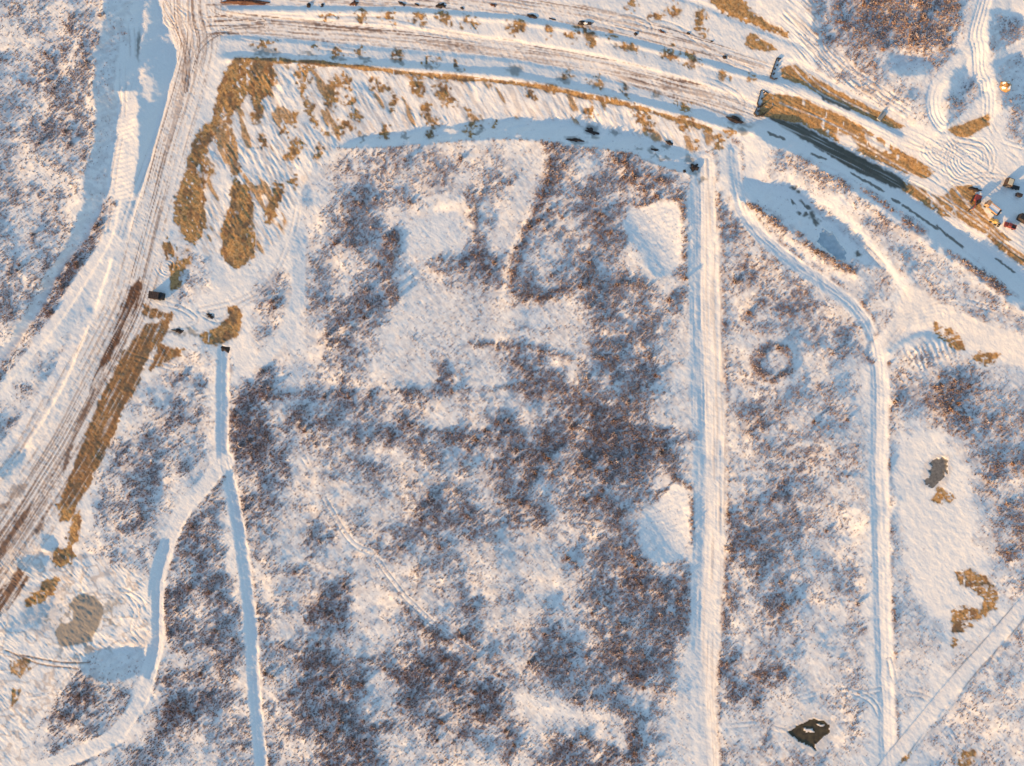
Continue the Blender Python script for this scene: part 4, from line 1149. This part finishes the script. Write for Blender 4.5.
# machines and huts of the yard on the right edge
t = thing("site_hut", 1008, 183, 20, "small cream roofed hut with dark edges, topmost of the yard on the right", "hut")
boxes("wall", [((0, 0, 1.15), (2.5, 3.1, 2.3))], MAT_BROWN, t, .05)
boxes("roof", [((0, 0, 2.36), (1.9, 2.5, .12))], MAT_CREAM, t, .03)
boxes("door", [((0, -1.57, 1.0), (.9, .06, 1.9))], MAT_TAN, t, .01)
boxes("window", [((-1.27, .3, 1.5), (.05, 1.0, .8))], MAT_GLASS, t, .01)

t = thing("flat_trailer", 1016, 187, 14, "low black trailer parked just right of the cream hut", "trailer")
boxes("deck", [((0, 0, .75), (3.6, 1.5, .16))], MAT_BLACK, t, .03)
boxes("drawbar", [((-2.3, 0, .6), (1.1, .14, .12))], MAT_BLACK, t, .02)
for sx in (-.6, .6):
    for sy in (-.72, .72): wheel(t, sx, sy, .33, .22)

t = thing("excavator", 975.5, 200, 115, "red and black tracked excavator next to the dark earth heap", "excavator")
for sy in (-1.15, 1.15): boxes("track", [((0, sy, .42), (3.6, .6, .8))], MAT_BLACK, t, .22)
boxes("house", [((-.55, .1, 1.45), (2.6, 2.4, 1.0))], MAT_RED, t, .12)
cb = boxes("cab", [((.95, .75, 1.85), (1.3, 1.0, 1.7))], MAT_BLACK, t, .1)
boxes("windscreen", [((1.62, .75, 2.0), (.04, .8, 1.0))], MAT_GLASS, cb, .01)
boxes("boom", [((2.0, -.3, 2.3), (2.6, .38, .42), 0, -.45), ((3.9, -.3, 2.55), (1.7, .34, .36), 0, .45)], MAT_RED, t, .05)
boxes("stick", [((4.75, -.3, 1.45), (.3, .28, 1.7), 0, -.2)], MAT_TAN, t, .04)
boxes("bucket", [((4.75, -.3, .45), (.8, 1.0, .7), 0, .3)], MAT_BLACK, t, .12)

t = thing("flatbed_truck", 989, 209, 38, "brown cabbed truck with a snow covered bed, beside the excavator", "truck")
boxes("chassis", [((0, 0, .7), (6.6, .9, .3))], MAT_BLACK, t, .03)
cb = boxes("cab", [((-2.5, 0, 1.65), (1.5, 2.3, 1.7))], MAT_TAN, t, .14)
boxes("windscreen", [((-3.27, 0, 1.95), (.05, 1.9, .8))], MAT_GLASS, cb, .01)
bd = boxes("bed", [((.75, 0, 1.0), (4.6, 2.6, .24)), ((.75, 1.25, 1.3), (4.6, .1, .5)), ((.75, -1.25, 1.3), (4.6, .1, .5))], MAT_TAN, t, .02)
boxes("snow_cover", [((.75, 0, 1.24), (4.3, 2.3, .22))], MAT_SNOW, bd, .08)
boxes("tailgate", [((3.3, 0, 1.2), (.35, 2.8, .8))], MAT_BLACK, t, .04)
for sx in (-2.4, 1.4, 2.4):
    for sy in (-1.05, 1.05): wheel(t, sx, sy, .48, .34)

t = thing("wheel_loader", 991.5, 222.5, 32, "small yellow loader below the snow covered truck", "loader")
boxes("chassis", [((-.3, 0, .95), (3.0, 1.2, .8))], MAT_YEL, t, .1)
cb = boxes("cab", [((.1, 0, 1.85), (1.2, 1.15, 1.1))], MAT_YEL, t, .08)
boxes("windscreen", [((.72, 0, 1.95), (.04, .9, .7))], MAT_GLASS, cb, .01)
boxes("lift_arm", [((1.5, .42, .95), (1.5, .14, .2), 0, .25), ((1.5, -.42, .95), (1.5, .14, .2), 0, .25)], MAT_YEL, t, .03)
boxes("bucket", [((2.4, 0, .45), (.7, 1.7, .6))], MAT_BLACK, t, .1)
for sx in (-1.1, 1.0):
    for sy in (-.72, .72): wheel(t, sx, sy, .52, .4)

t = thing("pickup_truck", 1007.5, 226.5, 20, "dark red pickup with a black open bed, lowest vehicle of the yard", "pickup")
boxes("body", [((0, 0, .75), (4.7, 1.85, .55)), ((-1.75, 0, 1.08), (1.3, 1.7, .14))], MAT_RED, t, .1)
cb = boxes("cab", [((-.35, 0, 1.38), (1.5, 1.6, .66))], MAT_RED, t, .16)
boxes("windscreen", [((-1.06, 0, 1.36), (.2, 1.35, .46), 0, .5)], MAT_GLASS, cb, .01)
boxes("bed_liner", [((1.4, 0, 1.035), (1.75, 1.5, .06))], MAT_BLACK, t, .01)
boxes("bed_rail", [((1.4, .84, 1.12), (1.85, .1, .2)), ((1.4, -.84, 1.12), (1.85, .1, .2)), ((2.3, 0, 1.12), (.1, 1.6, .2))], MAT_RED, t, .02)
for sx in (-1.5, 1.5):
    for sy in (-.85, .85): wheel(t, sx, sy, .38, .26)

t = thing("steel_container", 1020.5, 219.5, 30, "black steel container on the right edge above the red pickup", "container")
boxes("body", [((0, 0, 1.25), (3.9, 2.4, 2.3))] + [((-1.8 + k * .4, 1.22, 1.25), (.1, .08, 2.1)) for k in range(10)] + [((-1.8 + k * .4, -1.22, 1.25), (.1, .08, 2.1)) for k in range(10)], MAT_STEEL, t, .04)
boxes("roof", [((0, 0, 2.44), (3.8, 2.3, .08))], MAT_BLACK, t, .02)
for sy in (-.6, .6): boxes("door", [((1.98, sy, 1.25), (.06, 1.1, 2.1))], MAT_BLACK, t, .01)
t = thing("generator", 1019, 195, 18, "small dark generator box under the low black trailer", "generator")
boxes("housing", [((0, 0, .75), (2.3, 1.3, 1.2))], MAT_STEEL, t, .1)
boxes("skid", [((0, .45, .1), (2.5, .16, .16)), ((0, -.45, .1), (2.5, .16, .16))], MAT_BLACK, t, .02)
boxes("exhaust", [((.7, .2, 1.55), (.14, .14, .45))], MAT_BLACK, t, .03)


def sheet_wall(px_, py_, runs, posts, label, hgt=.8):
    t = thing("retaining_wall", px_, py_, 0, label, "retaining wall")
    for run in runs:
        bm = bmesh.new()
        for a, b in zip(run[:-1], run[1:]):
            ax, ay = (a[0] - px_) * M, -(a[1] - py_) * M; bx_, by_ = (b[0] - px_) * M, -(b[1] - py_) * M
            Ln = math.hypot(bx_ - ax, by_ - ay); an = math.atan2(by_ - ay, bx_ - ax)
            n_ = max(2, int(Ln / .45))
            for k in range(n_):
                f_ = (k + .5) / n_
                o_ = .07 * (1 if k % 2 else -1)
                add_box(bm, (ax + (bx_ - ax) * f_ - math.sin(an) * o_, ay + (by_ - ay) * f_ + math.cos(an) * o_, hgt / 2 - .4), (Ln / n_ * 1.04, .22, hgt + .8 + .04 * (k % 3)), an, 0)
        ob("sheet_piling", bm, MAT_STEEL, t)
    for x_, y_ in posts:
        bm = bmesh.new()
        add_box(bm, ((x_ - px_) * M, -(y_ - py_) * M, hgt / 2 - .2), (.5, .5, hgt + .7), .3, .06)
        ob("post", bm, MAT_BLACK, t)
    return t


sheet_wall(775, 69, [[(780.5, 59.2), (776.5, 58.6), (774.6, 63.4), (772.4, 70), (770, 77.4), (773.4, 79.6), (777, 78.6)]], [(778.2, 60.8), (777, 65.6), (774.6, 69.4), (773.6, 74)],
           "dark rimmed retaining wall with four posts at the end of the upper brown cutting")
sheet_wall(760, 102, [[(768, 94), (764, 90.6), (760.6, 91), (759.2, 97), (757.4, 103), (758.4, 106.8), (762, 106), (765, 102.8)], [(757, 108), (754.4, 113), (756.6, 115.6), (763, 115.6), (766.5, 111.5)]], [(762, 98.6), (763.8, 92.8), (758.6, 110.8)],
           "dark rimmed retaining wall with a double loop at the end of the ochre cutting", .7)
t = thing("culvert_headwall", 882, 115.5, -55, "pale grey concrete culvert slab across the end of the upper brown cutting", "culvert")
boxes("slab", [((0, 0, .35), (4.2, 1.8, .5))], MAT_CONC, t, .06)
boxes("parapet", [((0, .75, .8), (4.2, .25, .5))], MAT_CONC, t, .03)
